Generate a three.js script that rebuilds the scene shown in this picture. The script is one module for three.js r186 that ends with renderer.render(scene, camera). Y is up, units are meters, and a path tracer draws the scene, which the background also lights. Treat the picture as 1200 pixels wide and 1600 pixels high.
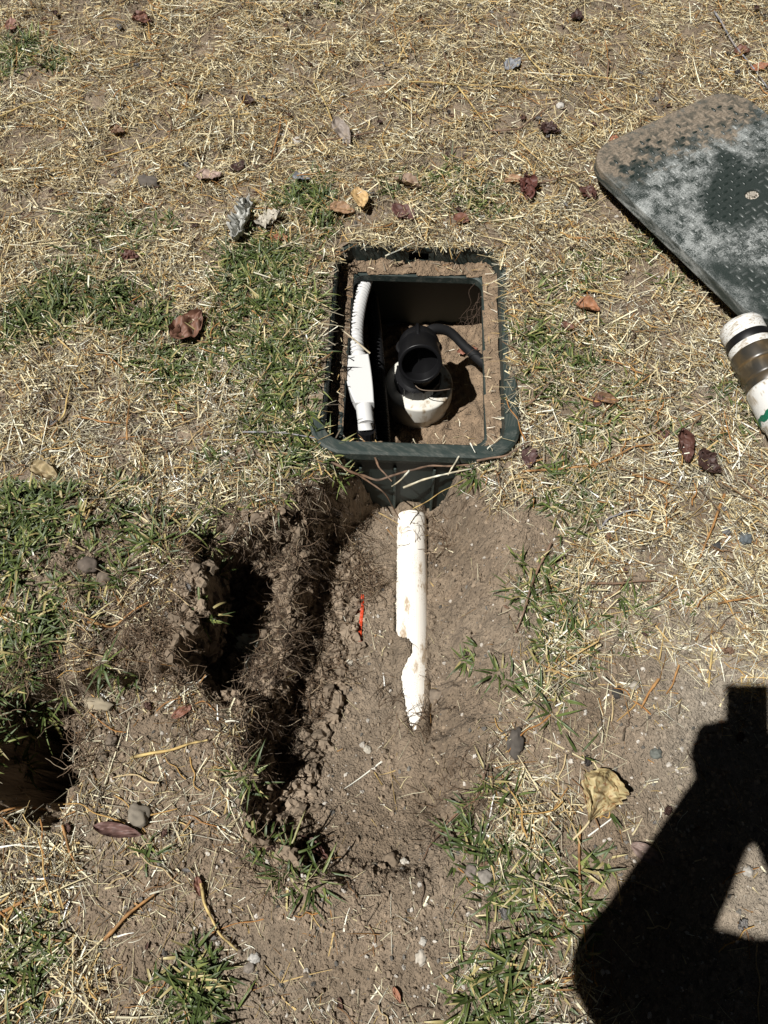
import * as THREE from 'three';
import { MarchingCubes } from 'three/addons/objects/MarchingCubes.js';
import { mergeGeometries, mergeVertices } from 'three/addons/utils/BufferGeometryUtils.js';
import { RoundedBoxGeometry } from 'three/addons/geometries/RoundedBoxGeometry.js';
import { TextGeometry } from 'three/addons/geometries/TextGeometry.js';
import { FontLoader } from 'three/addons/loaders/FontLoader.js';
import { Brush, Evaluator, SUBTRACTION } from 'three-bvh-csg';
import { createNoise2D, createNoise3D } from 'simplex-noise';

// ---------------------------------------------------------------- camera, sky, sun, exposure
const scene = new THREE.Scene();
const CAM_H = 1.3, PITCH = 64 * Math.PI / 180, FPX = 1208;
const camera = new THREE.PerspectiveCamera(2 * Math.atan(800 / FPX) * 180 / Math.PI, 0.75, 0.002, 400);
camera.position.set(0, CAM_H, 0);
camera.rotation.set(-PITCH, 0, 0);
const SUN = new THREE.Vector3(-0.480, 1.002, 0.226).normalize();
// a deep clear sky: darker blue overhead, paler towards the horizon
const skyTex = (() => {
  const W = 128, H = 64, d = new Float32Array(W * H * 4), v = new THREE.Vector3();
  for (let j = 0; j < H; j++) for (let i = 0; i < W; i++) {
    const up = ((j + 0.5) / H - 0.5) * Math.PI, a = ((i + 0.5) / W - 0.5) * 2 * Math.PI; v.set(Math.cos(a) * Math.cos(up), Math.sin(up), Math.sin(a) * Math.cos(up));
    const h = Math.pow(1 - Math.max(0, v.y), 2.2), g = Math.pow(Math.max(0, v.dot(SUN)), 12) * 0.01, o = (j * W + i) * 4;
    d[o] = 0.007 + 0.013 * h + g; d[o + 1] = 0.0085 + 0.013 * h + g; d[o + 2] = 0.011 + 0.013 * h + g; d[o + 3] = 1;
  }
  const t = new THREE.DataTexture(d, W, H, THREE.RGBAFormat, THREE.FloatType); t.mapping = THREE.EquirectangularReflectionMapping; t.magFilter = t.minFilter = THREE.LinearFilter; t.needsUpdate = true; return t;
})();
scene.background = skyTex; scene.environment = skyTex;
const sun = new THREE.DirectionalLight(new THREE.Color(1, 0.97, 0.925), 5);
sun.name = 'sun'; sun.position.copy(SUN).multiplyScalar(12).add(new THREE.Vector3(0, 0, -0.9));
sun.target.position.set(0, 0, -0.9); sun.castShadow = true; sun.shadow.mapSize.set(4096, 4096);
Object.assign(sun.shadow.camera, { left: -2.2, right: 2.2, top: 2.2, bottom: -2.2, near: 1, far: 20 });
scene.add(sun, sun.target);
const renderer = new THREE.WebGLRenderer({ antialias: true });
renderer.toneMapping = THREE.LinearToneMapping; renderer.toneMappingExposure = 1.12;
renderer.shadowMap.enabled = true;

// ---------------------------------------------------------------- helpers
const V = (x, y, z) => new THREE.Vector3(x, y, z);
function rngOf(seed) { let s = seed >>> 0; return () => { s = (s + 0x6d2b79f5) >>> 0; let t = Math.imul(s ^ (s >>> 15), 1 | s); t = (t + Math.imul(t ^ (t >>> 7), 61 | t)) ^ t; return ((t ^ (t >>> 14)) >>> 0) / 4294967296; }; }
const R = rngOf(7);
const n2 = createNoise2D(rngOf(11)), n2b = createNoise2D(rngOf(12)), n3 = createNoise3D(rngOf(13));
const clamp = (x, a = 0, b = 1) => Math.min(b, Math.max(a, x)), mix = (a, b, t) => a + (b - a) * t;
const sst = (a, b, x) => { const t = clamp((x - a) / (b - a)); return t * t * (3 - 2 * t); };
const fbm = (x, y, o = 4, n = n2) => { let s = 0, a = 0.5; for (let i = 0; i < o; i++) { s += a * n(x, y); x = x * 2.03 + 7.1; y = y * 2.03 - 3.7; a *= 0.5; } return s; };
const rr = (a, b, rnd = R) => a + (b - a) * rnd();
// photograph position (1200 x 1600) -> point of the level y
function G(px, py, y = 0) {
  const a = (px - 600) / FPX, b = -(py - 800) / FPX, c = Math.cos(PITCH), s = Math.sin(PITCH);
  const dx = a, dy = b * c - s, dz = -b * s - c, t = (y - CAM_H) / dy;
  return V(dx * t, y, dz * t);
}
const names = new Map();
function numbered(n) { const k = names.get(n) ?? 0; names.set(n, k + 1); return k ? n + '_' + String(k).padStart(3, '0') : n; }
function tag(o, name, label, category, group, kind) {
  o.name = numbered(name); o.userData.label = label;
  if (category) o.userData.category = category;
  if (group) o.userData.group = group;
  if (kind) o.userData.kind = kind;
  scene.add(o); return o;
}
function part(name, geo, mat, parent) { const m = new THREE.Mesh(geo, mat); m.name = name; m.castShadow = m.receiveShadow = true; parent.add(m); return m; }
function solo(geo, mat) { const m = new THREE.Mesh(geo, mat); m.castShadow = m.receiveShadow = true; return m; }
const std = (r, g, b, rough = 0.9, o = {}) => new THREE.MeshStandardMaterial({ color: new THREE.Color().setRGB(r, g, b), roughness: rough, ...o });
// a tube along points whose radius may vary along (t) and round (angle)
function sweep(pts, rad, seg = 24, nr = 8, caps = true) {
  const curve = pts.length > 2 ? new THREE.CatmullRomCurve3(pts, false, 'centripetal') : new THREE.LineCurve3(pts[0], pts[1]);
  const fr = curve.computeFrenetFrames(seg, false), pos = [], uv = [], idx = [], L = curve.getLength();
  for (let i = 0; i <= seg; i++) {
    const t = i / seg, p = curve.getPointAt(t), N = fr.normals[i], B = fr.binormals[i];
    for (let j = 0; j <= nr; j++) {
      const a = j / nr * Math.PI * 2, r = typeof rad === 'function' ? rad(t, a) : rad;
      pos.push(p.x + (N.x * Math.cos(a) + B.x * Math.sin(a)) * r, p.y + (N.y * Math.cos(a) + B.y * Math.sin(a)) * r, p.z + (N.z * Math.cos(a) + B.z * Math.sin(a)) * r);
      uv.push(t * L, j / nr);
    }
  }
  for (let i = 0; i < seg; i++) for (let j = 0; j < nr; j++) { const a = i * (nr + 1) + j, b = a + nr + 1; idx.push(a, a + 1, b, b, a + 1, b + 1); }
  if (caps) for (const [e, flip] of [[0, 0], [seg, 1]]) {
    const p = curve.getPointAt(e / seg), c = pos.length / 3; pos.push(p.x, p.y, p.z); uv.push(e / seg * L, 0.5);
    const base = e * (nr + 1), k = pos.length / 3;
    for (let j = 0; j <= nr; j++) { pos.push(pos[(base + j) * 3], pos[(base + j) * 3 + 1], pos[(base + j) * 3 + 2]); uv.push(e / seg * L, j / nr); }
    for (let j = 0; j < nr; j++) flip ? idx.push(c, k + j, k + j + 1) : idx.push(c, k + j + 1, k + j);
  }
  const g = new THREE.BufferGeometry();
  g.setAttribute('position', new THREE.Float32BufferAttribute(pos, 3)); g.setAttribute('uv', new THREE.Float32BufferAttribute(uv, 2)); g.setIndex(idx); g.computeVertexNormals();
  return g;
}
function dataTex(w, h, fn, srgb = true, wrap = THREE.RepeatWrapping) {
  const d = new Uint8Array(w * h * 4);
  for (let j = 0; j < h; j++) for (let i = 0; i < w; i++) { const c = fn(i / w, j / h, i, j), o = (j * w + i) * 4; d[o] = clamp(c[0]) * 255; d[o + 1] = clamp(c[1]) * 255; d[o + 2] = clamp(c[2]) * 255; d[o + 3] = 255; }
  const t = new THREE.DataTexture(d, w, h); t.magFilter = THREE.LinearFilter; t.minFilter = THREE.LinearMipmapLinearFilter; t.generateMipmaps = true;
  t.wrapS = t.wrapT = wrap; if (srgb) t.colorSpace = THREE.SRGBColorSpace; t.needsUpdate = true; return t;
}
const toS = (x) => x <= 0.0031308 ? 12.92 * x : 1.055 * Math.pow(x, 1 / 2.4) - 0.055;
const polyOf = (pts, y = 0) => pts.map(([px, py, w]) => { const g = G(px, py, y); return [g.x, g.z, w]; });
// signed distance to a polygon (negative inside) and the blended third value of its near edges
function sdPoly(poly, x, z) {
  let best = 1e9, inside = false, sw = 0, sv = 0;
  for (let i = 0, j = poly.length - 1; i < poly.length; j = i++) {
    const [ax, az] = poly[j], [bx, bz, w] = poly[i], ex = bx - ax, ez = bz - az, t = clamp(((x - ax) * ex + (z - az) * ez) / (ex * ex + ez * ez));
    const d = Math.hypot(x - ax - ex * t, z - az - ez * t), k = 1 / (d * d + 1e-5) ** 1.5;
    if (d < best) best = d;
    if (w !== undefined) { sw += k; sv += k * w; }
    if ((az > z) !== (bz > z) && x < (bx - ax) * (z - az) / (bz - az) + ax) inside = !inside;
  }
  return [inside ? -best : best, sw ? sv / sw : 0];
}
function distLine(line, x, z) {   // distance, signed side (+ right of the travel direction), share
  let best = 1e9, side = 1, at = 0;
  for (let i = 1; i < line.length; i++) {
    const [ax, az] = line[i - 1], [bx, bz] = line[i], ex = bx - ax, ez = bz - az, t = clamp(((x - ax) * ex + (z - az) * ez) / (ex * ex + ez * ez));
    const d = Math.hypot(x - ax - ex * t, z - az - ez * t);
    if (d < best) { best = d; side = ex * (z - az) - ez * (x - ax) > 0 ? 1 : -1; at = (i - 1 + t) / (line.length - 1); }
  }
  return [best, side, at];
}

// ---------------------------------------------------------------- the lie of the land
const BOX = { x: 0.0685, z: -1.034, a: -0.04, hw: 0.1785, hl: 0.2535, r: 0.045 };
const bc = Math.cos(BOX.a), bs = Math.sin(BOX.a);
const toBox = (x, z) => { const dx = x - BOX.x, dz = z - BOX.z; return [dx * bc - dz * bs, dx * bs + dz * bc]; };
const fromBox = (u, v) => [BOX.x + u * bc + v * bs, BOX.z - u * bs + v * bc];
const sdRR = (x, z, hw, hl, r) => { const qx = Math.abs(x) - hw + r, qz = Math.abs(z) - hl + r; return Math.hypot(Math.max(qx, 0), Math.max(qz, 0)) + Math.min(Math.max(qx, qz), 0) - r; };
const sdHole = (u, v) => sdRR(u - 0.003, v - 0.008, BOX.hw + 0.009, BOX.hl + 0.012, BOX.r);   // where the ground sheet stops round the box

const TRENCH = polyOf([[562, 620, .05], [548, 690, .07], [465, 775, .06], [345, 850, .04], [292, 935, .03], [262, 1045, .04], [330, 1092, .05], [392, 1110, .05], [388, 1200, .02], [384, 1300, .03], [430, 1325, .03], [520, 1392, .035], [690, 1380, .05], [762, 1290, .08], [748, 1180, .09], [795, 1050, .12], [805, 950, .15], [800, 880, .15], [775, 800, .10], [738, 720, .08], [730, 620, .05]]);
const PIT = polyOf([[0, 1095, .015], [85, 1072, .02], [120, 1130, .03], [118, 1240, .04], [62, 1298, .04], [6, 1275, .015]]);
const CLOD = polyOf([[-110, 790], [40, 775], [190, 790], [315, 845], [345, 905], [340, 985], [296, 1058], [130, 1088], [45, 1105], [15, 1180], [25, 1270], [-110, 1290]]);
const DARK = polyOf([[500, 745], [330, 830], [270, 1050], [390, 1130], [380, 1310], [470, 1360], [500, 1180], [560, 960], [560, 800]]);
const RIDGE = [[474, 770], [462, 880], [452, 960], [428, 1060], [400, 1160]].map(([a, b]) => { const p = G(a, b, -0.05); return [p.x, p.z]; });
const PIPE = { r: 0.0335, x0: 0.0595, z0: -0.75, x1: 0.052, z1: -0.1 };
const pipeY = (z) => mix(-0.236, -0.165, clamp((z + 0.74) / 0.49, -0.2, 1.4));
const pipeX = (z) => mix(PIPE.x0, PIPE.x1, (z - PIPE.z0) / (PIPE.z1 - PIPE.z0));
const SHOWN = [[622, 800], [620, 860], [618, 930], [617, 982], [624, 993], [636, 998], [644, 1004], [645, 1022], [636, 1036], [628, 1052], [630, 1078], [635, 1104], [639, 1128], [647, 1143], [653, 1128], [660, 1100], [663, 1060], [666, 1000], [670, 900], [671, 800]].map(([a, b]) => { const p = G(a, b, mix(-0.203, -0.14, (b - 815) / 325)); return [p.x, p.z]; });
const softmin = (a, b, k) => { const h = clamp(0.5 + 0.5 * (b - a) / k); return mix(b, a, h) - k * h * (1 - h); };
function trenchFloor(x, z) {
  let f = z < -0.27 ? pipeY(z) + 0.016 : mix(pipeY(-0.27) + 0.016, -0.045, sst(-0.27, 0.02, z));
  const [d, side] = distLine(RIDGE, x, z), left = side > 0;
  const rightOf = left ? Math.max(f, -0.175) : f;
  const ridge = -0.078 + 0.022 * n2(x * 14, z * 14) + 0.014 * n2b(x * 38, z * 38) - d * (left ? 0.9 : 3.0);
  f = -softmin(-rightOf, -ridge, 0.02);
  return f;
}
function carve(x, z, h) {
  const [sd, w] = sdPoly(TRENCH, x + 0.013 * n2b(x * 17, z * 17) + 0.006 * n2b(x * 55, z * 55), z + 0.013 * n2b(x * 16 + 9, z * 16) + 0.005 * n2(x * 60, z * 60));
  if (sd < 0.01) { const t = sst(-0.004, w, -sd), fl = trenchFloor(x, z); h = mix(h, fl, t); }
  const [sp, wp] = sdPoly(PIT, x + 0.020 * n2b(x * 24, z * 24) + 0.010 * n2(x * 60, z * 60), z + 0.020 * n2b(x * 24 + 4, z * 24) + 0.008 * n2(x * 66, z * 66));
  if (sp < 0.01) h = mix(h, -0.26, sst(-0.002, wp, -sp));
  return h;
}
function clodTop(x, z) {
  const [sd] = sdPoly(CLOD, x + 0.01 * n2(x * 24, z * 24) + 0.004 * n2(x * 80, z * 80), z + 0.01 * n2(x * 24 + 5, z * 24));
  if (sd > 0.004) return null;
  return mix(-0.06, 0.066 + 0.012 * n2(x * 9, z * 9) + 0.007 * n2b(x * 26, z * 26), sst(-0.004, 0.022, -sd)) + 0.004 * n2b(x * 70, z * 70);
}
function groundH(x, z) {
  const far = sst(3, 8, Math.hypot(x, z));
  let h = 0.010 * n2(x * 1.4, z * 1.4) + 0.006 * n2b(x * 4.3, z * 4.3) + 0.003 * n2(x * 13, z * 13);
  const [u, v] = toBox(x, z), dh = sdHole(u, v);
  const near = sst(0.16, 0.02, dh), back = u < 0 ? sst(0.275, 0.16, v) : sst(0.26, 0.02, v);
  h = mix(h, mix(-0.012, 0.0115 + 0.003 * n2(x * 30, z * 30), back), near);
  const sdt = (x > -0.75 && x < 0.45 && z > -1 && z < 0.3) ? 1 : 0;
  const before = h;
  if (sdt) h = carve(x, z, h);
  const dug = clamp((before - h) / 0.05);
  h += 0.0016 * n2(x * 48, z * 48) + 0.0011 * n2b(x * 110, z * 110) + dug * (0.004 * n2b(x * 22, z * 22) + (0.002 * n2(x * 75, z * 75) + 0.0012 * n2(x * 150, z * 150)) * (0.5 + 0.5 * n2(x * 9, z * 9)));
  if (dug > 0.05) { const [sk] = sdPoly(DARK, x, z); h += sst(0.01, -0.03, sk) * dug * (0.011 * n2(x * 30 + 3, z * 30) + 0.012 * n2b(x * 58, z * 58) + 0.007 * n2(x * 120, z * 120)); }
  // soil against and over the pipe
  const dx = x - pipeX(z);
  if (Math.abs(dx) < 0.08 && z > -0.78 && z < -0.1) {
    const ay = pipeY(z), s = Math.abs(dx) < PIPE.r ? ay + Math.sqrt(PIPE.r ** 2 - dx * dx) : ay - 0.004;
    const [sd] = sdPoly(SHOWN, x + 0.0015 * n2(x * 120, z * 120), z + 0.0015 * n2(x * 120 + 4, z * 120));
    if (sd < 0) h = Math.min(h, s - Math.min(0.012, -sd * 1.6)); else if (Math.abs(dx) < PIPE.r + 0.01) h = Math.max(h, s + Math.min(0.010, sd * 0.8));
  }
  return h * (1 - far * 0.6);
}
const STEP = 0.006, X0 = -1.32, X1 = 1.32, Z0 = -2.58, Z1 = 0.48;
const xs = [], zs = [];
{ const out = (a, dir) => { const o = []; let s = 0.02, p = a; while (Math.abs(p) < 60) { p += dir * s; o.push(p); s *= 1.45; } return o; };
  const fx = []; for (let x = X0; x < X1 + 1e-6; x += x > 0.005 && x < 0.115 ? 0.0024 : STEP) fx.push(x); const fz = []; for (let z = Z0; z < Z1 + 1e-6; z += z > -0.72 && z < -0.22 ? 0.003 : STEP) fz.push(z);
  xs.push(...out(X0, -1).reverse(), ...fx, ...out(fx.at(-1), 1)); zs.push(...out(Z0, -1).reverse(), ...fz, ...out(fz.at(-1), 1)); }
const NX = xs.length, NZ = zs.length, heights = new Float32Array(NX * NZ);
const gx0 = xs.findIndex((v) => Math.abs(v - X0) < 1e-9), gz0 = zs.findIndex((v) => Math.abs(v - Z0) < 1e-9);
function soilTone(x, z, h) {   // dry sandy soil
  const sand = clamp(0.5 + 0.9 * fbm(x * 5, z * 5, 4, n2b)), pale = clamp(sst(0.28, 0.6, x) * sst(-0.6, -0.25, z) * 0.9 + 0.25 * n2(x * 3, z * 3));
  let c = [mix(0.220, 0.325, sand), mix(0.166, 0.250, sand), mix(0.113, 0.177, sand)];
  c = c.map((v, i) => mix(v, [0.37, 0.318, 0.25][i], pale)); 
  const out = sst(1.2, 1.9, Math.max(Math.abs(x), Math.abs(z + 1) * 0.8)), k = 1 + 0.25 * fbm(x * 40, z * 40, 3); return c.map((v, i) => mix(v * k, [0.27, 0.215, 0.158][i], out));
}
{
  const pos = new Float32Array(NX * NZ * 3), col = new Float32Array(NX * NZ * 3), uv = new Float32Array(NX * NZ * 2), idx = [], drop = new Uint8Array(NX * NZ);
  for (let j = 0; j < NZ; j++) for (let i = 0; i < NX; i++) {
    let x = xs[i], z = zs[j]; const k = j * NX + i; let [u, v] = toBox(x, z); const d = Math.abs(u) < 0.3 && Math.abs(v) < 0.4 ? sdHole(u, v) : 1;
    if (d < -STEP * 0.75) drop[k] = 1;
    else if (d < STEP * 0.75) { const e = 1e-4, gu = (sdHole(u + e, v) - d) / e, gv = (sdHole(u, v + e) - d) / e; u -= gu * d; v -= gv * d; [x, z] = fromBox(u, v); }
    const h = groundH(x, z); heights[k] = h;
    pos.set([x, h, z], k * 3); uv.set([x, z], k * 2); col.set(soilTone(x, z, h), k * 3);
  }
  for (let j = 0; j < NZ - 1; j++) for (let i = 0; i < NX - 1; i++) { const a = j * NX + i, b = a + 1, c = a + NX, d = c + 1; if (drop[a] || drop[b] || drop[c] || drop[d]) continue; idx.push(a, c, b, b, c, d); }
  const g = new THREE.BufferGeometry(); g.setAttribute('position', new THREE.BufferAttribute(pos, 3)); g.setAttribute('color', new THREE.BufferAttribute(col, 3)); g.setAttribute('uv', new THREE.BufferAttribute(uv, 2)); g.setIndex(idx); g.computeVertexNormals();
  globalThis.groundGeo = g;
}
const lutOf = (a, from, to) => { const out = new Uint16Array(Math.ceil((to - from) / 0.002) + 2); let k = 0; for (let i = 0; i < out.length; i++) { while (k < a.length - 2 && a[k + 1] <= from + i * 0.002) k++; out[i] = k; } return out; };
const lutX = lutOf(xs, X0, X1), lutZ = lutOf(zs, Z0, Z1);
function gridH(x, z) {
  x = clamp(x, X0, X1 - 0.01); z = clamp(z, Z0, Z1 - 0.01);
  let i = lutX[Math.floor((x - X0) / 0.002)], j = lutZ[Math.floor((z - Z0) / 0.002)]; while (xs[i + 1] < x) i++; while (zs[j + 1] < z) j++;
  const k = j * NX + i, s = (x - xs[i]) / (xs[i + 1] - xs[i]), t = (z - zs[j]) / (zs[j + 1] - zs[j]);
  return mix(mix(heights[k], heights[k + 1], s), mix(heights[k + NX], heights[k + NX + 1], s), t);
}
function surf(x, z) { const h = x > X0 && x < X1 - 0.01 && z > Z0 && z < Z1 - 0.01 ? gridH(x, z) : groundH(x, z), c = (x < -0.25 && z > -0.85) ? clodTop(x, z) : null; return c === null ? h : Math.max(h, c); }
const overBox = (x, z, m = 0) => { const [u, v] = toBox(x, z); return sdRR(u, v, BOX.hw, BOX.hl, BOX.r) < m; };

// soil materials: grain and grit
const grit = rngOf(31), specks = [];
for (let i = 0; i < 5200; i++) specks.push([grit(), grit(), 0.0007 + grit() * grit() * 0.003, grit()]);
const SN = 1024, soilMul = new Float32Array(SN * SN), soilBump = new Float32Array(SN * SN);
{ const per = (x, y, f) => { const a = x * 2 * Math.PI, b = y * 2 * Math.PI; return n3(Math.cos(a) * f, Math.sin(a) * f, 0) * 0; };
  const rnd = rngOf(5), lat = (n) => { const t = new Float32Array(n * n); for (let i = 0; i < t.length; i++) t[i] = rnd() * 2 - 1; return (x, y) => { const fx = x * n, fy = y * n, i = Math.floor(fx), j = Math.floor(fy), s = fx - i, u = fy - j, a = s * s * (3 - 2 * s), b = u * u * (3 - 2 * u), g = (p, q) => t[((q % n) + n) % n * n + ((p % n) + n) % n]; return mix(mix(g(i, j), g(i + 1, j), a), mix(g(i, j + 1), g(i + 1, j + 1), a), b); }; };
  const L = [16, 40, 90, 200, 420].map(lat);
  for (let j = 0; j < SN; j++) for (let i = 0; i < SN; i++) { const x = i / SN, y = j / SN, a = L[0](x, y), b = L[1](x, y), c = L[2](x, y), d = L[3](x, y), e = L[4](x, y); soilMul[j * SN + i] = 0.74 + 0.05 * a + 0.06 * b + 0.07 * c + 0.09 * d + 0.10 * e; soilBump[j * SN + i] = 0.45 + 0.10 * b + 0.12 * c + 0.14 * d + 0.12 * e; }
  for (const [sx, sy, r, k] of specks) { const n = Math.ceil(r * SN); for (let q = -n; q <= n; q++) for (let p = -n; p <= n; p++) if (p * p + q * q <= (r * SN) ** 2) { const o = ((Math.floor(sy * SN) + q + SN) % SN) * SN + (Math.floor(sx * SN) + p + SN) % SN; soilMul[o] = k > 0.55 ? 1.15 + 0.5 * (k - 0.55) : k < 0.25 ? 0.42 : soilMul[o] * 1.06; soilBump[o] = 0.9; } } }
const soilMap = dataTex(SN, SN, (u, v, i, j) => { const m = toS(soilMul[j * SN + i] * 1.08); return [m, m, m]; });
const soilBumpMap = dataTex(SN, SN, (u, v, i, j) => { const m = soilBump[j * SN + i]; return [m, m, m]; }, false);
for (const t of [soilMap, soilBumpMap]) t.repeat.set(2.2, 2.2);
const SOIL = new THREE.MeshStandardMaterial({ vertexColors: true, map: soilMap, bumpMap: soilBumpMap, bumpScale: 0.006, roughness: 1, side: THREE.DoubleSide });
const ground = solo(globalThis.groundGeo, SOIL); ground.name = 'ground'; ground.userData.kind = 'structure'; ground.userData.label = 'dry sandy soil with a dug trench, worn lawn around it'; scene.add(ground);
console.log('ground', NX * NZ);

// a heightfield patch (for the torn clod, the soil inside the box)
function patch(x0, x1, z0, z1, step, hf, tone, warp = 0) {
  const nx = Math.round((x1 - x0) / step), nz = Math.round((z1 - z0) / step), pos = [], col = [], uv = [], idx = [], ok = [];
  for (let j = 0; j <= nz; j++) for (let i = 0; i <= nx; i++) { const x = x0 + i * step, z = z0 + j * step, h = hf(x, z); ok.push(h !== null); pos.push(x, h ?? 0, z); uv.push(x, z); col.push(...tone(x, z)); }
  for (let j = 0; j < nz; j++) for (let i = 0; i < nx; i++) { const a = j * (nx + 1) + i, b = a + 1, c = a + nx + 1, d = c + 1; if (ok[a] && ok[b] && ok[c] && ok[d]) idx.push(a, c, b, b, c, d); }
  const used = new Map(), p2 = [], c2 = [], u2 = [], i2 = idx.map((k) => { if (!used.has(k)) { used.set(k, used.size); p2.push(pos[k * 3], pos[k * 3 + 1], pos[k * 3 + 2]); c2.push(col[k * 3], col[k * 3 + 1], col[k * 3 + 2]); u2.push(uv[k * 2], uv[k * 2 + 1]); } return used.get(k); });
  const g = new THREE.BufferGeometry(); g.setAttribute('position', new THREE.Float32BufferAttribute(p2, 3)); g.setAttribute('color', new THREE.Float32BufferAttribute(c2, 3)); g.setAttribute('uv', new THREE.Float32BufferAttribute(u2, 2)); g.setIndex(i2); g.computeVertexNormals(); return g;
}
{ const g = patch(-0.80, -0.25, -0.86, 0.0, 0.005, clodTop, soilTone);
  tag(solo(g, SOIL), 'turf_clod', 'broad raised slab of torn turf left of the dark hole', 'turf clod'); }

// ---------------------------------------------------------------- the valve box
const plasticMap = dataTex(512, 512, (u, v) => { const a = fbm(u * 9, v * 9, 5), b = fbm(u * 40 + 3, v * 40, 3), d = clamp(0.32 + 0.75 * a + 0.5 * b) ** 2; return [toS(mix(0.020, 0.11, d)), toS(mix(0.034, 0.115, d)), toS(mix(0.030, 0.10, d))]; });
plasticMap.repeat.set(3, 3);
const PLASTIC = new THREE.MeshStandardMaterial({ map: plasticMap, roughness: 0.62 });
function rrLoop(off, n = 8) {
  const a = BOX.hw + off, b = BOX.hl + off, r = Math.max(BOX.r + off, 0.026), out = [];
  for (const [sx, sz, s] of [[1, 1, 0], [-1, 1, 1], [-1, -1, 2], [1, -1, 3]]) {
    for (let i = 0; i <= n; i++) { const t = (s + i / n) * Math.PI / 2; out.push([sx * (a - r) + r * Math.cos(t), sz * (b - r) + r * Math.sin(t)]); }
    const nx = [-1, 0, 1, 0][s], nz = [0, -1, 0, 1][s], last = out.at(-1), len = s % 2 ? 2 * (b - r) : 2 * (a - r); for (let k = 1; k < 12; k++) out.push([last[0] + nx * len * k / 12, last[1] + nz * len * k / 12]);
  }
  return out;
}
function rrSweep(profile, closed = true) {   // profile: [offset, y] going round; lofted round the rounded rectangle
  const pos = [], uv = [], idx = [], m = profile.length, loops = profile.map(([o]) => rrLoop(o)), n = loops[0].length;
  const P = closed ? m + 1 : m; let run = 0;
  for (let k = 0; k < P; k++) {
    const q = k % m; if (k) run += Math.hypot(profile[q][0] - profile[(k - 1) % m][0], profile[q][1] - profile[(k - 1) % m][1]);
    let s = 0; for (let i = 0; i <= n; i++) { const p = loops[q][i % n], o = loops[q][(i + n - 1) % n]; if (i) s += Math.hypot(p[0] - o[0], p[1] - o[1]); pos.push(p[0], profile[q][1], p[1]); uv.push(s, run); }
  }
  for (let k = 0; k < P - 1; k++) for (let i = 0; i < n; i++) { const a = k * (n + 1) + i, b = a + n + 1; idx.push(a, b, a + 1, a + 1, b, b + 1); }
  const g = new THREE.BufferGeometry(); g.setAttribute('position', new THREE.Float32BufferAttribute(pos, 3)); g.setAttribute('uv', new THREE.Float32BufferAttribute(uv, 2)); g.setIndex(idx);
  const f = g.toNonIndexed(); f.computeVertexNormals(); return f;
}
function creased(g, a = 0.6) { const m = mergeVertices((() => { const q = g.clone(); q.deleteAttribute('normal'); return q; })(), 1e-5); const n = m.toNonIndexed(); n.computeVertexNormals(); return n; }
const box = new THREE.Group(); box.position.set(BOX.x, 0, BOX.z); box.rotation.y = BOX.a;
tag(box, 'valve_box', 'dark green plastic valve box sunk in the lawn with its top open', 'valve box');
{
  const rimProfile = [[0, 0.004], [0.003, 0.008], [0.024, 0.0085], [0.029, 0.005], [0.030, -0.014], [0.027, -0.018], [0.012, -0.020], [0.011, -0.056], [0.0, -0.056]].reverse();
  const rim = new Brush(rrSweep(rimProfile)); rim.updateMatrixWorld();
  const cut = new Brush(new THREE.BoxGeometry(0.045, 0.026, 0.03)); cut.position.set(0.0, -0.022, -BOX.hl - 0.004); cut.updateMatrixWorld();
  let rg; try { const ev = new Evaluator(); ev.attributes = ['position', 'normal', 'uv']; ev.useGroups = false; rg = ev.evaluate(rim, cut, SUBTRACTION).geometry; } catch (e) { console.log('csg', e.message); rg = rim.geometry; }
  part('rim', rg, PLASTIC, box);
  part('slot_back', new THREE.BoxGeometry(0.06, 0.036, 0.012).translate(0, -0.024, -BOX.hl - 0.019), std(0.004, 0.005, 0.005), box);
  part('ledge', rrSweep([[-0.001, -0.046], [-0.030, -0.046], [-0.033, -0.049], [-0.033, -0.066], [-0.029, -0.067], [-0.028, -0.056], [-0.001, -0.056]].reverse()), PLASTIC, box);
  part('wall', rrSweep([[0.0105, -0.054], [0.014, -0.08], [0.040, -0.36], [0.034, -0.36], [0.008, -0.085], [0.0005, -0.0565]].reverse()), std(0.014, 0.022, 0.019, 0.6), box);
  for (const u of [-0.105, -0.035, 0.045, 0.115]) {
    const g = new RoundedBoxGeometry(0.006, 0.26, 0.014, 2, 0.002); g.rotateX(-0.092); g.translate(u, -0.195, BOX.hl + 0.0255); part('rib', g, PLASTIC, box);
  }
}
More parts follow.
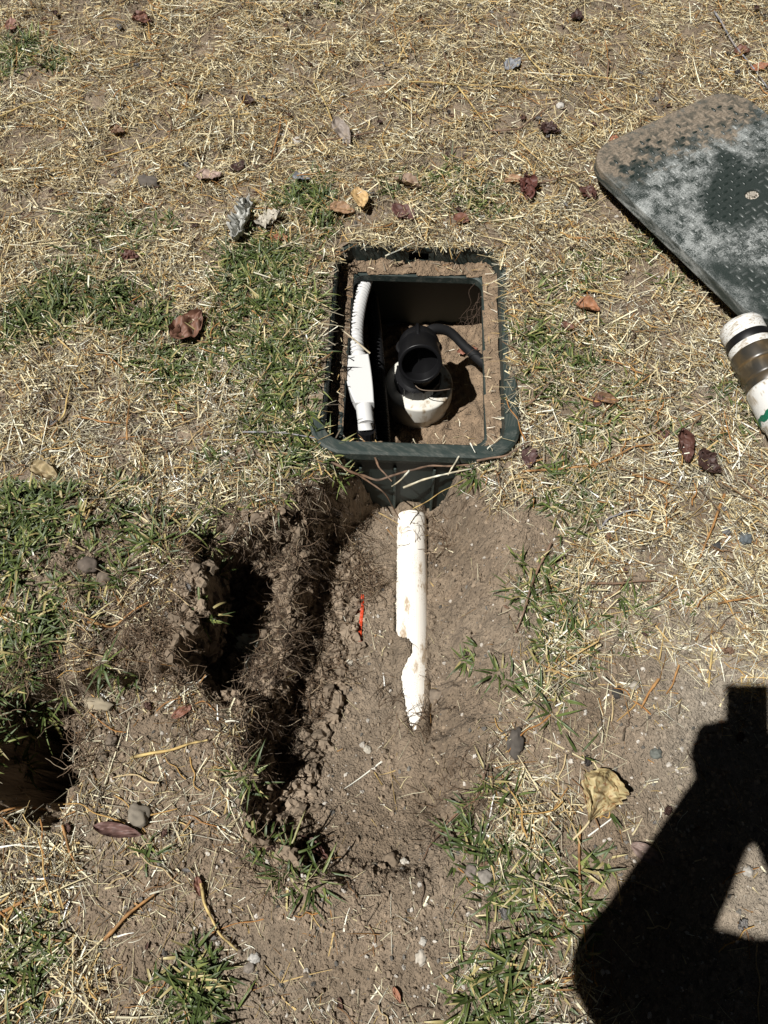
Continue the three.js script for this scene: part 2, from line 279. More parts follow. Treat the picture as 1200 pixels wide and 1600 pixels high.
// soil lying on the ledge and on the floor of the box
const boxTone = (x, z) => { const k = 1 + 0.35 * fbm(x * 35, z * 35, 3); return [0.30 * k, 0.215 * k, 0.14 * k]; };
{
  const g = patch(-0.16, 0.30, -1.33, -0.74, 0.0045, (x, z) => {
    const [u, v] = toBox(x, z), d = sdRR(u, v, BOX.hw, BOX.hl, BOX.r); if (d > 0.001 || d < -0.034) return null;
    const right = sst(0.05, 0.15, u), back = sst(-0.16, -0.2, v), left = sst(-0.08, -0.14, u) * 0.7;
    const t = Math.max(right * 0.8, back, left) * (0.7 + 0.5 * fbm(x * 18, z * 18)) - 0.12 - 0.5 * sst(0.12, 0.22, v) * (u < 0.1 ? 1 : 0.3), edge = sst(-0.034, -0.022, d);
    return -0.048 + 0.020 * clamp(t) * (0.25 + 0.75 * edge) * (1 + 0.4 * sst(-0.02, 0, d)) + 0.002 * n2(x * 90, z * 90);
  }, boxTone);
  const m = tag(solo(g, SOIL), 'ledge_soil', 'brown soil drifted along the inner ledge of the valve box', 'soil', null, 'stuff');
  const f = patch(-0.16, 0.32, -1.34, -0.72, 0.005, (x, z) => { const [u, v] = toBox(x, z); if (sdRR(u, v, BOX.hw + 0.03, BOX.hl + 0.03, 0.05) > 0) return null; return -0.285 + 0.02 * sst(0.05, 0.2, u) + 0.008 * n2(x * 9, z * 9) + 0.006 * n2b(x * 30, z * 30) + 0.003 * n2(x * 90, z * 90); }, boxTone);
  const fm = solo(f, SOIL); fm.name = 'box_floor_soil'; fm.userData.kind = 'structure'; fm.userData.label = 'sandy soil on the floor inside the valve box'; scene.add(fm);
}
const boxFloorY = (x, z) => { const [u] = toBox(x, z); return -0.285 + 0.02 * sst(0.05, 0.2, u) + 0.008 * n2(x * 9, z * 9) + 0.006 * n2b(x * 30, z * 30); };

// white flexible conduit with its fittings, and the black corrugated hose beside it
const WHITE = new THREE.MeshStandardMaterial({ color: new THREE.Color().setRGB(0.66, 0.66, 0.65), roughness: 0.5 });
const BLACK = std(0.008, 0.008, 0.009, 0.38), BLACKR = std(0.009, 0.009, 0.010, 0.6);
{
  const c = new THREE.Group(); tag(c, 'flexible_conduit', 'white ribbed flexible conduit with a white fitting along the left of the box', 'conduit');
  const y = -0.066, P = [[571, 438, -0.09], [562, 470, -0.072], [556, 510, y], [557, 545, y], [561, 563, y]].map(([a, b, h]) => G(a, b, h));
  part('ribbed_hose', sweep(P, (t) => 0.0172 - 0.0055 * Math.pow(Math.abs(Math.sin(t * 24 * Math.PI)), 3), 24 * 10, 20), WHITE, c);
  const q = [[561, 556], [561, 572]].map(([a, b]) => G(a, b, y)); part('sleeve', sweep(q, 0.0172, 2, 24), WHITE, c);
  const a0 = G(562, 562, y), a1 = G(566, 634, y), dir = a1.clone().sub(a0), len = dir.length(), ang = Math.atan2(dir.x, dir.z);
  // the flat curved conduit body
  const sh = new THREE.Shape(); sh.moveTo(-0.026, 0.002); sh.quadraticCurveTo(-0.031, len * 0.12, -0.031, len * 0.3); sh.quadraticCurveTo(-0.028, len * 0.66, -0.012, len); sh.lineTo(0.022, len * 1.0); sh.quadraticCurveTo(0.023, len * 0.5, 0.017, 0); sh.closePath();
  const bg = new THREE.ExtrudeGeometry(sh, { depth: 0.024, bevelEnabled: true, bevelSize: 0.003, bevelThickness: 0.003, bevelSegments: 3, curveSegments: 12 }); bg.rotateX(Math.PI / 2); bg.translate(0, 0.014, 0);
  const bm = part('conduit_body', bg, WHITE, c); bm.position.copy(a0); bm.rotation.y = ang;
  const r = [[568, 630], [572, 662]].map(([a, b], i) => G(a, b, y - 0.006 * i)); part('pipe_stub', sweep(r, (t) => t > 0.95 ? 0.0165 : 0.0172, 8, 24), WHITE, c);
  const n0 = G(571, 661, y - 0.006), n1 = G(572, 672, y - 0.014); part('hex_nut', sweep([n0, n1], 0.0162, 2, 6), WHITE, c);
  const k0 = G(572, 672, y - 0.014), k1 = G(572, 682, y - 0.03), k2 = G(572, 694, y - 0.06);
  part('gland_nut', sweep([k0, k1], (t, a) => 0.0185 + 0.0008 * Math.cos(a * 12), 3, 48), BLACK, c);
  part('hex_gland', sweep([k1, k1.clone().lerp(k2, 0.5)], 0.0165, 2, 6), BLACKR, c);
  part('cable', sweep([k1.clone().lerp(k2, 0.5), k2, k2.clone().add(V(0.0, -0.14, 0.02))], 0.0085, 12, 10), BLACK, c);
  const h = new THREE.Group(); tag(h, 'black_hose', 'black corrugated hose running the length of the valve box beside white conduit', 'hose');
  const HP = [[577, 440, -0.18], [586, 520, -0.155], [592, 600, -0.15], [597, 660, -0.155], [600, 700, -0.17]].map(([a, b, hh]) => G(a, b, hh));
  part('corrugated_tube', sweep(HP, (t) => 0.0155 + 0.0012 * Math.sin(t * 75 * Math.PI * 2), 75 * 6, 14), BLACKR, h);
  part('hose_end', sweep([HP.at(-1).clone(), HP.at(-1).clone().add(V(0.002, -0.06, 0.035)), HP.at(-1).clone().add(V(0.004, -0.14, 0.045))], 0.014, 12, 12), BLACKR, h);
}
// the pump outlet: white round cap with black elbow
const font = await new FontLoader().loadAsync('fonts/droid/droid_sans_bold.typeface.json');
{
  const vx = 0.082, vz = -1.072, top = -0.20;
  const v = new THREE.Group(); v.position.set(vx, boxFloorY(vx, vz) - 0.012, vz); tag(v, 'outlet_fitting', 'black elbow outlet standing on a round white cap inside the box', 'pipe fitting');
  const T = (p) => V(p[0] - v.position.x, p[1] - v.position.y, p[2] - v.position.z), ty = top - v.position.y;
  const capMap = dataTex(256, 256, (u, w) => { const r = Math.hypot(u - 0.5, w - 0.5), a = Math.atan2(w - 0.5, u - 0.5); const d = sst(0.10, 0.34, fbm(u * 6 + 3, w * 6, 5) * 0.28 + 0.2 * Math.cos(a - 0.55) * sst(0.15, 0.45, r)); return [mix(0.86, 0.52, d), mix(0.85, 0.42, d), mix(0.81, 0.30, d)]; }, true, THREE.ClampToEdgeWrapping);
  const CAP = new THREE.MeshStandardMaterial({ map: capMap, roughness: 0.55 });
  const pr = [[0, ty], [0.066, ty], [0.070, ty - 0.0015], [0.076, ty - 0.003], [0.080, ty - 0.007], [0.081, ty - 0.05], [0.078, ty - 0.055], [0.074, ty - 0.06], [0.074, -0.01]].map(([a, b]) => new THREE.Vector2(a, b));
  const cg = new THREE.LatheGeometry(pr.reverse(), 64); { const p = cg.attributes.position, u = cg.attributes.uv; for (let i = 0; i < p.count; i++) { const k = 1 - Math.max(0, ty - 0.004 - p.getY(i)) * 5; u.setXY(i, 0.5 + p.getX(i) / 0.18 * k, 0.5 + p.getZ(i) / 0.18 * k); } }
  const cap = part('white_cap', cg, CAP, v);
  const tg = new TextGeometry('Handrog', { font, size: 0.0135, depth: 0.0016, curveSegments: 3 }); tg.computeBoundingBox(); tg.translate(-tg.boundingBox.max.x / 2, 0, 0); tg.rotateX(-Math.PI / 2);
  tg.translate(-0.006, ty - 0.0002, 0.046); part('embossed_lettering', tg, CAP, cap);
  const y0 = ty;
  part('neck', sweep([V(-0.003, y0 - 0.002, 0), V(-0.003, y0 + 0.035, -0.004), V(-0.004, y0 + 0.07, -0.018)], (t) => t < 0.18 ? 0.052 : 0.043 - 0.003 * t, 16, 32), BLACK, v);
  const ax = V(0, 0.40, 0.916), c1 = T([0.079, -0.078, -1.042]), c0 = c1.clone().addScaledVector(ax, -0.062);
  part('elbow_back', new THREE.SphereGeometry(0.047, 32, 24).scale(1, 1, 1).translate(c0.x, c0.y, c0.z), BLACK, v);
  part('outlet_barrel', sweep([c0, c1.clone().addScaledVector(ax, -0.012)], 0.0445, 4, 40), BLACK, v);
  // ring: an open sleeve with wall thickness
  const prof = [[0.0395, -0.05], [0.0395, 0.016], [0.041, 0.018], [0.0465, 0.018], [0.048, 0.016], [0.048, -0.012], [0.045, -0.016], [0.045, -0.05], [0.0395, -0.05]].map(([a, b]) => new THREE.Vector2(a, b));
  const rg = new THREE.LatheGeometry(prof, 56); const q = new THREE.Quaternion().setFromUnitVectors(V(0, 1, 0), ax); rg.applyQuaternion(q); rg.translate(c1.x, c1.y, c1.z); part('outlet_ring', rg, BLACK, v);
  const disc = new THREE.CylinderGeometry(0.040, 0.040, 0.004, 32).applyQuaternion(q); const dd = c1.clone().addScaledVector(ax, -0.044); disc.translate(dd.x, dd.y, dd.z); part('inner_stop', disc, BLACKR, v);
  for (const s of [0]) { const rib = new THREE.TorusGeometry(0.0475, 0.0045, 8, 24, Math.PI).rotateY(Math.PI / 2).translate(c0.x - 0.004 + s, c0.y, c0.z); part('rib', rib, BLACK, v); }
  part('strap', new THREE.TorusGeometry(0.0485, 0.004, 8, 40).applyQuaternion(q).rotateX(0).translate(c0.x, c0.y - 0.002, c0.z), BLACKR, v);
  for (let k = 0; k < 14; k++) { const an = k / 14 * Math.PI * 2, rg2 = new RoundedBoxGeometry(0.005, 0.030, 0.006, 1, 0.0015).translate(Math.cos(an) * 0.0522, 0, Math.sin(an) * 0.0522).rotateY(0); rg2.translate(-0.003, y0 + 0.013, -0.002); part('grip_rib', rg2, BLACK, v); }
  part('union_nut', new THREE.CylinderGeometry(0.0525, 0.0545, 0.028, 40).translate(-0.003, y0 + 0.013, -0.002), BLACK, v);
  part('thin_wire', sweep([T([0.05, -0.10, -1.06]), T([0.075, -0.135, -1.01]), T([0.11, -0.14, -1.005]), T([0.15, -0.155, -1.02])], 0.0011, 24, 6), std(0.2, 0.15, 0.11, 0.6), v);
  const b = new THREE.Group(); tag(b, 'black_cable', 'thick black cable leading from the elbow to the right wall of the box', 'cable');
  part('cable', sweep([V(0.085, -0.10, -1.10), V(0.105, -0.092, -1.135), V(0.145, -0.105, -1.145), V(0.19, -0.135, -1.12), V(0.25, -0.165, -1.08)], (t) => 0.0115 + 0.001 * Math.sin(t * 9), 40, 14), BLACKR, b);
}

// ---------------------------------------------------------------- lid
{
  const LW = 0.455, LL = 0.60, top = 0.072, th = 0.55;
  const lid = new THREE.Group(); lid.position.set(0.805, 0, -1.375); lid.rotation.y = th;
  tag(lid, 'access_cover', 'scuffed dark green tread plate cover lying on the straw at the right edge', 'cover');
  const dirt = (u, v) => clamp(sst(0.125, 0.03, v + LL / 2 + 0.075 * fbm(u * 14 + 4, v * 14, 5) + 0.035 * sst(0.12, 0.2, u) * 0 - 0.04 * sst(-0.05, 0.08, u) * sst(0.2, 0.1, u)) * (0.7 + 0.8 * fbm(u * 40, v * 40, 4)) + 0.8 * sst(0.12, 0.32, fbm(u * 22, v * 34 + 9, 4)) * sst(0.17, 0.08, v + LL / 2) + 0.7 * sst(-LW / 2 + 0.03, -LW / 2 + 0.008, u) * sst(-0.15, -0.27, v));
  const dust = (u, v) => { const ring = Math.hypot((u - 0.01) * 1.1, (v - 0.0) * 1.0) + 0.11 * fbm(u * 7 + 2, v * 7, 4); const zone = sst(0.09, 0.15, ring) * sst(0.33, 0.19, ring + 0.05 * n2(u * 5, v * 5)) * sst(-0.225, -0.175, v + 0.03 * n2(u * 12, v * 12)); const edge = sst(0.03, 0.012, Math.min(LW / 2 - Math.abs(u), LL / 2 - Math.abs(v))) * 0.3; return clamp((zone * 1.05 + edge) * (0.38 + 0.9 * fbm(u * 22, v * 22, 4) + 0.42 * n2((u + v) * 110, (u - v) * 240) + 0.38 * n2b((u - v) * 130, (u + v) * 330) + 0.25 * n2b(u * 420, v * 420)) + 0.10 * n2(u * 260, v * 260)); };
  const base = [0.019, 0.028, 0.025], dustC = [0.42, 0.44, 0.43], dirtC = [0.23, 0.19, 0.145];
  const shade = (u, v) => { const d = dust(u, v), k = clamp(dirt(u, v)); let c = base.map((b, i) => mix(b, dustC[i], d * 0.85)); return c.map((b, i) => mix(b, dirtC[i] * (0.9 + 0.3 * n2(u * 150, v * 150)), k)); };
  const map = dataTex(1024, 1344, (a, b) => shade((a - 0.5) * LW, (b - 0.5) * LL).map(toS), true, THREE.ClampToEdgeWrapping);
  const LID = new THREE.MeshStandardMaterial({ map, roughness: 0.55 });
  const s = new THREE.Shape(), a = LW / 2 - 0.004, b = LL / 2 - 0.004, r = 0.074;
  s.moveTo(-a + r, -b); s.lineTo(a - r, -b); s.absarc(a - r, -b + r, r, -Math.PI / 2, 0); s.lineTo(a, b - r); s.absarc(a - r, b - r, r, 0, Math.PI / 2); s.lineTo(-a + r, b); s.absarc(-a + r, b - r, r, Math.PI / 2, Math.PI); s.lineTo(-a, -b + r); s.absarc(-a + r, -b + r, r, Math.PI, Math.PI * 1.5);
  const hub = new THREE.Path(); hub.absellipse(0.012, 0.0, 0.022, 0.016, 0, Math.PI * 2, true); s.holes.push(hub);
  const g = new THREE.ExtrudeGeometry(s, { depth: 0.022, bevelEnabled: true, bevelSize: 0.004, bevelThickness: 0.004, bevelSegments: 3, curveSegments: 12 });
  g.rotateX(Math.PI / 2); g.translate(0, top - 0.004, 0);
  { const p = g.attributes.position, u = g.attributes.uv; for (let i = 0; i < p.count; i++) { const k = 1 - Math.min(0.35, Math.max(0, top - 0.001 - p.getY(i)) * 11); u.setXY(i, p.getX(i) / LW * k + 0.5, p.getZ(i) / LL * k + 0.5); } }
  const plate = part('plate', g, LID, lid);
  const hubTex = dataTex(128, 128, (u, v) => { const d = sst(-0.1, 0.25, fbm(u * 9, v * 9, 4)); return [mix(0.78, 0.25, d), mix(0.75, 0.22, d), mix(0.70, 0.18, d)]; });
  const hg = new THREE.CylinderGeometry(1, 1, 0.008, 32); hg.scale(0.024, 1, 0.018); hg.translate(0.012, top - 0.009, 0);
  part('lock_recess', hg, new THREE.MeshStandardMaterial({ map: hubTex, roughness: 0.9 }), lid);
  const bg = new THREE.CylinderGeometry(0.007, 0.008, 0.006, 6).translate(0.012, top - 0.003, 0); part('lock_bolt', bg, new THREE.MeshStandardMaterial({ map: hubTex, roughness: 0.8 }), lid);
  // skirt that stands on the ground
  for (const [w, l, x, z] of [[LW - 0.14, 0.006, 0, -LL / 2 + 0.07], [LW - 0.14, 0.006, 0, LL / 2 - 0.07], [0.006, LL - 0.14, -LW / 2 + 0.07, 0], [0.006, LL - 0.14, LW / 2 - 0.07, 0]]) part('underside_rib', new RoundedBoxGeometry(w, 0.062, l, 1, 0.001).translate(x, 0.012, z), PLASTIC, lid);
  // tread lugs: along and across in turn
  const hip = (l, w, h) => { const t = 0.35, P = [[-l, 0, -w], [l, 0, -w], [l, 0, w], [-l, 0, w], [-l * 0.62, h, -w * t], [l * 0.62, h, -w * t], [l * 0.62, h, w * t], [-l * 0.62, h, w * t]], F = [[0, 4, 5, 1], [1, 5, 6, 2], [2, 6, 7, 3], [3, 7, 4, 0], [4, 7, 6, 5]], pos = []; for (const [p, q, m, n] of F) for (const k of [p, q, m, p, m, n]) pos.push(...P[k]); const gg = new THREE.BufferGeometry(); gg.setAttribute('position', new THREE.Float32BufferAttribute(pos, 3)); gg.computeVertexNormals(); return gg; };
  const lug = new THREE.SphereGeometry(1, 8, 3, 0, Math.PI * 2, 0, Math.PI / 2).scale(0.0085, 0.0027, 0.0034);
  const tones = []; for (let k = 0; k < 5; k++) tones.push(std(...base.map((c, i) => mix(c, dustC[i], [0, 0.14, 0.3, 0.46, 0.6][k])), 0.36)); const dirtM = std(...dirtC, 0.9);
  const all = [], S = 0.0182;
  for (let i = -12; i <= 12; i++) for (let j = -16; j <= 16; j++) { const u = i * S, v = j * S; if (sdRR(u, v, LW / 2 - 0.022, LL / 2 - 0.022, 0.035) > -0.006) continue; if (Math.hypot((u - 0.012) / 0.034, v / 0.027) < 1) continue; const wx = lid.position.x + u * Math.cos(th) + v * Math.sin(th), wz = lid.position.z - u * Math.sin(th) + v * Math.cos(th); all.push({ u, v, odd: (i + j) & 1, out: wx - 0.5 * -wz }); }
  all.sort((p, q) => p.out - q.out);
  const rest = [];
  all.forEach((L, k) => { const turn = L.odd ? Math.PI / 2 : 0; if (k < 300) { let d = 0; for (let q = 0; q < 9; q++) d += dust(L.u + (q % 3 - 1) * 0.008, L.v + (Math.floor(q / 3) - 1) * 0.008) / 9; const m = dirt(L.u, L.v) > 0.45 ? dirtM : tones[Math.min(4, Math.floor(d * 9))]; const o = part('tread_lug', lug, m, lid); o.position.set(L.u, top - 0.0004, L.v); o.rotation.y = turn; } else rest.push(lug.clone().rotateY(turn).translate(L.u, top - 0.0004, L.v)); });
  if (rest.length) { const o = part('tread_lugs_beyond', mergeGeometries(rest), tones[1], lid); o.userData.kind = 'stuff'; }
}

// ---------------------------------------------------------------- cut pipe coupling at the right edge
{
  const p0 = G(1153, 512, 0.043), p1 = G(1246, 690, 0.043), dir = p1.clone().sub(p0).normalize();
  const c = new THREE.Group(); c.position.set(p0.x, 0, p0.z); tag(c, 'pipe_coupling', 'white threaded pipe coupling with dark band lying beside the lid', 'pipe coupling');
  const q = new THREE.Quaternion().setFromUnitVectors(V(0, 1, 0), dir), gy = surf(p0.x, p0.z);
  const lathe = (name, prof, m) => { const g = new THREE.LatheGeometry(prof.map(([a, b]) => new THREE.Vector2(a * 1.1, b * 1.28)), 56); g.applyQuaternion(q); g.translate(0, 0.048 + gy, 0); return part(name, g, m, c); };
  const smudge = dataTex(256, 256, (u, v) => { const d = sst(0.1, 0.5, fbm(u * 6, v * 3, 5)) * 0.5 + 0.5 * sst(0.45, 0.7, n2(u * 30, v * 9)); return [mix(0.86, 0.55, d), mix(0.86, 0.49, d), mix(0.85, 0.40, d)]; }), SMUDGE = new THREE.MeshStandardMaterial({ map: smudge, roughness: 0.5 });
  const thr = [[0, 0.0], [0.034, 0.0], [0.036, 0.001]]; for (let i = 0; i < 5; i++) { const y = 0.004 + i * 0.0042; thr.push([0.0372, y], [0.0388, y + 0.0012], [0.0388, y + 0.0024], [0.0372, y + 0.0036]); } thr.push([0.038, 0.027], [0.038, 0.04]);
  lathe('threaded_end', thr, SMUDGE);
  lathe('rubber_band', [[0.038, 0.029], [0.0395, 0.0295], [0.0398, 0.036], [0.0395, 0.0435], [0.038, 0.044]], BLACK);
  lathe('white_collar', [[0.038, 0.043], [0.0402, 0.044], [0.0406, 0.058], [0.038, 0.06]], SMUDGE);
  const tapeMap = dataTex(256, 256, (u, v) => { const d = clamp(0.45 + 0.9 * fbm(u * 4, v * 3, 4)), e = 0.5 * sst(0.2, 0.55, fbm(u * 7, v * 2 + 7, 4)); return [mix(0.20, 0.36, d) + 0.18 * e, mix(0.19, 0.29, d) + 0.16 * e, mix(0.17, 0.19, d) + 0.13 * e]; });
  lathe('brown_sleeve', [[0.039, 0.056], [0.0428, 0.057], [0.0435, 0.06], [0.0435, 0.078], [0.042, 0.080], [0.0418, 0.083], [0.0432, 0.085], [0.0432, 0.104], [0.042, 0.106], [0.0418, 0.109], [0.0432, 0.111], [0.0430, 0.123], [0.039, 0.124]], new THREE.MeshPhysicalMaterial({ map: tapeMap, roughness: 0.35, clearcoat: 0.35, clearcoatRoughness: 0.3 }));
  lathe('white_coupling', [[0.039, 0.121], [0.0445, 0.122], [0.0452, 0.125], [0.0455, 0.15], [0.0455, 0.180], [0.044, 0.182], [0.042, 0.184], [0.0415, 0.26], [0.036, 0.262], [0.035, 0.23], [0, 0.23]], SMUDGE);
  const green = dataTex(128, 128, (u, v) => { const d = fbm(u * 8, v * 8, 3); return [0.02 + 0.05 * d, 0.34 + 0.1 * d, 0.24 + 0.08 * d]; });
  // the smeared green band round the coupling
  const gp = [], gi = [], N = 40; for (let i = 0; i <= N; i++) { const aa = i / N * Math.PI * 2; for (const k of [0, 1]) { const y = 0.166 + 0.004 * n2(Math.cos(aa) * 2, Math.sin(aa) * 2 + k * 7) + k * (0.011 + 0.004 * n2(Math.cos(aa) * 3 + 5, Math.sin(aa) * 3)); gp.push(Math.cos(aa) * 0.0506, y * 1.28, Math.sin(aa) * 0.0506); } }
  for (let i = 0; i < N; i++) gi.push(2 * i, 2 * i + 1, 2 * i + 2, 2 * i + 2, 2 * i + 1, 2 * i + 3);
  const gg = new THREE.BufferGeometry(); gg.setAttribute('position', new THREE.Float32BufferAttribute(gp, 3)); gg.setIndex(gi); gg.computeVertexNormals(); gg.applyQuaternion(q); gg.translate(0, 0.048 + gy, 0);
  part('green_band', gg, new THREE.MeshStandardMaterial({ color: new THREE.Color().setRGB(0.008, 0.13, 0.075), roughness: 0.4, side: THREE.DoubleSide }), c);
}

// ---------------------------------------------------------------- pipe and red strip in the trench
{
  const pipeMap = dataTex(512, 256, (u, v) => { const st = 0.5 + 0.5 * n2(u * 6, v * 90), d = sst(0.16, 0.52, fbm(u * 4 + 2, v * 3, 5) + 0.09 * n2(u * 60, v * 40)), e = sst(0.45, 0.7, n2(u * 150, v * 70)) * sst(-0.2, 0.3, n2(u * 7, v * 4)) * 0.8; const k = clamp(d * 0.75 + e * 0.5 + 0.12 * st); return [mix(0.965, 0.62, k), mix(0.955, 0.53, k), mix(0.925, 0.42, k)]; });
  pipeMap.repeat.set(1.6, 1);
  const g = sweep([V(PIPE.x0, pipeY(-0.742), -0.742), V(pipeX(-0.5), pipeY(-0.5), -0.5), V(PIPE.x1, pipeY(-0.1), -0.1)], (t) => t < 0.012 ? PIPE.r - 0.004 + t * 0.33 : PIPE.r, 90, 36);
  tag(solo(g, new THREE.MeshStandardMaterial({ map: pipeMap, roughness: 0.7 })), 'buried_pipe', 'dirty white plastic pipe half buried along the trench floor', 'pipe');
  const cv = document.createElement('canvas'); cv.width = 32; cv.height = 256; const x = cv.getContext('2d'); x.fillStyle = '#d24822'; x.fillRect(0, 0, 32, 256); x.fillStyle = '#5a1a10'; const rn = rngOf(8);
  for (let i = 0; i < 26; i++) { x.save(); x.translate(6 + rn() * 16, 8 + i * 9.6); x.rotate(-0.6 + rn() * 0.5); x.fillRect(-6, -1, 6 + rn() * 9, 2.2); x.restore(); }
  const t = new THREE.CanvasTexture(cv); t.colorSpace = THREE.SRGBColorSpace;
  const A = G(566, 926, -0.175), B = G(562, 1012, -0.165), pos = [], uv = [], idx = [], N = 40;
  for (let i = 0; i <= N; i++) { const f = i / N, cx = mix(A.x, B.x, f) + 0.001 * Math.sin(f * 7), cz = mix(A.z, B.z, f); for (const [k, dy] of [[-1, 0], [-1, 0.003], [1, 0.003], [1, 0]]) { const X = cx + k * 0.0031; pos.push(X, Math.max(gridH(cx - 0.004, cz), gridH(cx + 0.004, cz), gridH(cx, cz)) - 0.001 + dy, cz); uv.push(k > 0 ? 1 : 0, 1 - f); } }
  for (let i = 0; i < N; i++) for (let k = 0; k < 3; k++) { const a = i * 4 + k, b = a + 4; idx.push(a, a + 1, b, b, a + 1, b + 1); }
  const rg = new THREE.BufferGeometry(); rg.setAttribute('position', new THREE.Float32BufferAttribute(pos, 3)); rg.setAttribute('uv', new THREE.Float32BufferAttribute(uv, 2)); rg.setIndex(idx); rg.computeVertexNormals();
  tag(solo(rg, new THREE.MeshStandardMaterial({ map: t, roughness: 0.6, side: THREE.DoubleSide })), 'marker_strip', 'narrow orange red printed strip lying on the trench soil', 'marker strip');
}
console.log('box and pipes');

// ---------------------------------------------------------------- ground litter
const LIDBLOCK = (x, z) => { const dx = x - 0.805, dz = z + 1.375, c = Math.cos(0.55), s = Math.sin(0.55), u = dx * c - dz * s, v = dx * s + dz * c; return Math.abs(u) < 0.2 && Math.abs(v) < 0.275; };
const blobs = (list) => list.map(([px, py, r, k]) => { const p = G(px, py); return [p.x, p.z, r, k]; });
const BARE = blobs([[480, 1520, .28, .9], [330, 1440, .18, .85], [600, 1430, .16, .93], [200, 1420, .10, .75], [240, 1190, .13, .85], [170, 1150, .09, .85], [130, 1240, .06, .5], [1090, 1200, .20, .93], [1120, 1450, .28, .97], [960, 1190, .13, .88], [960, 1350, .08, .7], [830, 830, .07, .95], [790, 870, .05, .9], [780, 1010, .08, .8], [780, 1140, .10, .75], [870, 1180, .08, .6], [700, 1450, .16, .85], [960, 320, .05, .9], [1010, 430, .05, .8], [985, 470, .05, .7], [300, 350, .05, .6], [1040, 150, .12, .4], [1000, 60, .2, .35], [560, 190, .1, .5], [820, 180, .12, .5], [470, 120, .08, .5], [110, 20, .1, .6], [1040, 1010, .14, .55], [160, 900, .06, .8], [600, 1600, .2, .7], [840, 1440, .08, .3], [380, 1350, .08, .6], [60, 150, .08, .3]]);
const bareAt = (x, z) => { let k = 0; for (const [bx, bz, r, s] of BARE) { const d = Math.hypot(x - bx, z - bz) / r; if (d < 1.6) k = Math.max(k, s * sst(1.35, 0.6, d + 0.35 * n2(x * 14, z * 14))); } return k; };
const GREEN = [[40, 80, .05, .8], [90, 100, .035, .7], [12, 110, .05, .6], [520, 5, .02, 1], [150, 370, .06, .55], [230, 355, .05, .5], [200, 385, .05, .5], [475, 310, .055, .95], [500, 350, .04, .8], [430, 330, .04, .5], [400, 400, .07, .75], [450, 420, .06, .85], [380, 460, .06, .9], [450, 480, .055, .95], [370, 560, .07, .7], [440, 560, .06, .95], [470, 620, .045, .95], [420, 650, .06, .75], [460, 700, .05, .8], [110, 470, .08, .8], [190, 490, .07, .75], [60, 500, .06, .7], [30, 520, .04, .8], [250, 500, .05, .6], [240, 570, .05, .8], [290, 590, .05, .6], [340, 520, .04, .5], [690, 300, .07, .32], [760, 310, .06, .35], [640, 290, .05, .4], [710, 275, .05, .25], [840, 520, .04, .6], [860, 560, .05, .55], [900, 590, .05, .5], [840, 620, .04, .5], [930, 540, .05, .3], [1000, 385, .03, .6], [905, 430, .05, .35], [870, 460, .04, .3], [940, 400, .04, .3], [1060, 440, .03, .35], [40, 800, .05, .9], [100, 830, .05, .8], [30, 860, .06, .75], [60, 930, .05, .6], [200, 920, .03, .5], [250, 850, .03, .6], [320, 870, .025, .6], [330, 960, .02, .5], [180, 850, .04, .5], [210, 780, .05, .5], [310, 800, .03, .5], [260, 870, .03, .5], [130, 960, .05, .55], [90, 1000, .04, .5], [200, 1060, .02, .5], [20, 1060, .05, .7], [40, 1110, .03, .8], [20, 1170, .035, .9], [60, 1030, .04, .5], [480, 680, .03, .8], [880, 740, .03, .5], [930, 760, .03, .4], [920, 690, .04, .4], [960, 640, .05, .3], [1010, 620, .05, .25], [870, 770, .04, .45], [900, 800, .04, .45], [1080, 700, .04, .3], [1150, 620, .04, .5], [840, 900, .035, .6], [830, 930, .03, .5], [900, 920, .03, .4], [880, 980, .05, .4], [920, 1010, .03, .3], [870, 1030, .03, .4], [790, 1060, .02, .5], [740, 1010, .012, .8], [860, 1090, .03, .4], [980, 960, .03, .4], [730, 1290, .025, .5], [740, 1330, .03, .5], [790, 1360, .05, .28], [830, 1400, .05, .30], [870, 1350, .04, .25], [920, 1370, .03, .3], [860, 1450, .05, .2], [900, 1430, .03, .25], [780, 1550, .05, .35], [830, 1570, .05, .35], [730, 1580, .04, .35], [790, 1480, .03, .5], [440, 1330, .025, .6], [470, 1370, .025, .6], [410, 1310, .02, .4], [300, 1530, .03, .7], [330, 1570, .03, .6], [270, 1570, .03, .5], [40, 1480, .04, .7], [20, 1560, .05, .6], [70, 1540, .03, .4], [780, 1240, .02, .7], [520, 720, .02, .6], [745, 735, .014, 1], [380, 1230, .02, .4], [320, 840, .02, .6], [230, 1330, .012, .6], [410, 760, .05, .4], [330, 740, .04, .35]];
const THICK = blobs(GREEN.filter((g) => g[3] > 0.5));
const greenAt = (x, z) => { let k = 0; for (const [bx, bz, r, q] of THICK) { const d = Math.hypot(x - bx, z - bz) / r; if (d < 1.2) k = Math.max(k, q * sst(1.2, 0.5, d)); } return k; };
function strawDensity(x, z) {
  { const [u, v] = toBox(x, z), d = sdRR(u, v, BOX.hw, BOX.hl, BOX.r); if (d < (v < -0.2 ? -0.006 : u > 0 ? 0.011 : 0.014)) return 0; }
  let k = 1 - bareAt(x, z); k *= clamp(0.76 + 1.35 * fbm(x * 6, z * 6, 4, n2b), 0.06, 1);
  if (x > -0.75 && x < 0.45 && z > -1 && z < 0.3) { const [sd] = sdPoly(TRENCH, x, z); k *= mix(0.045, 1, sst(-0.02, 0.03, sd)); const [sp] = sdPoly(PIT, x, z); k *= mix(0.15, 1, sst(-0.02, 0.02, sp)); const [sc] = sdPoly(CLOD, x, z); if (sc < 0) k *= 0.42; }
  return k * (1 - 0.6 * greenAt(x, z));
}
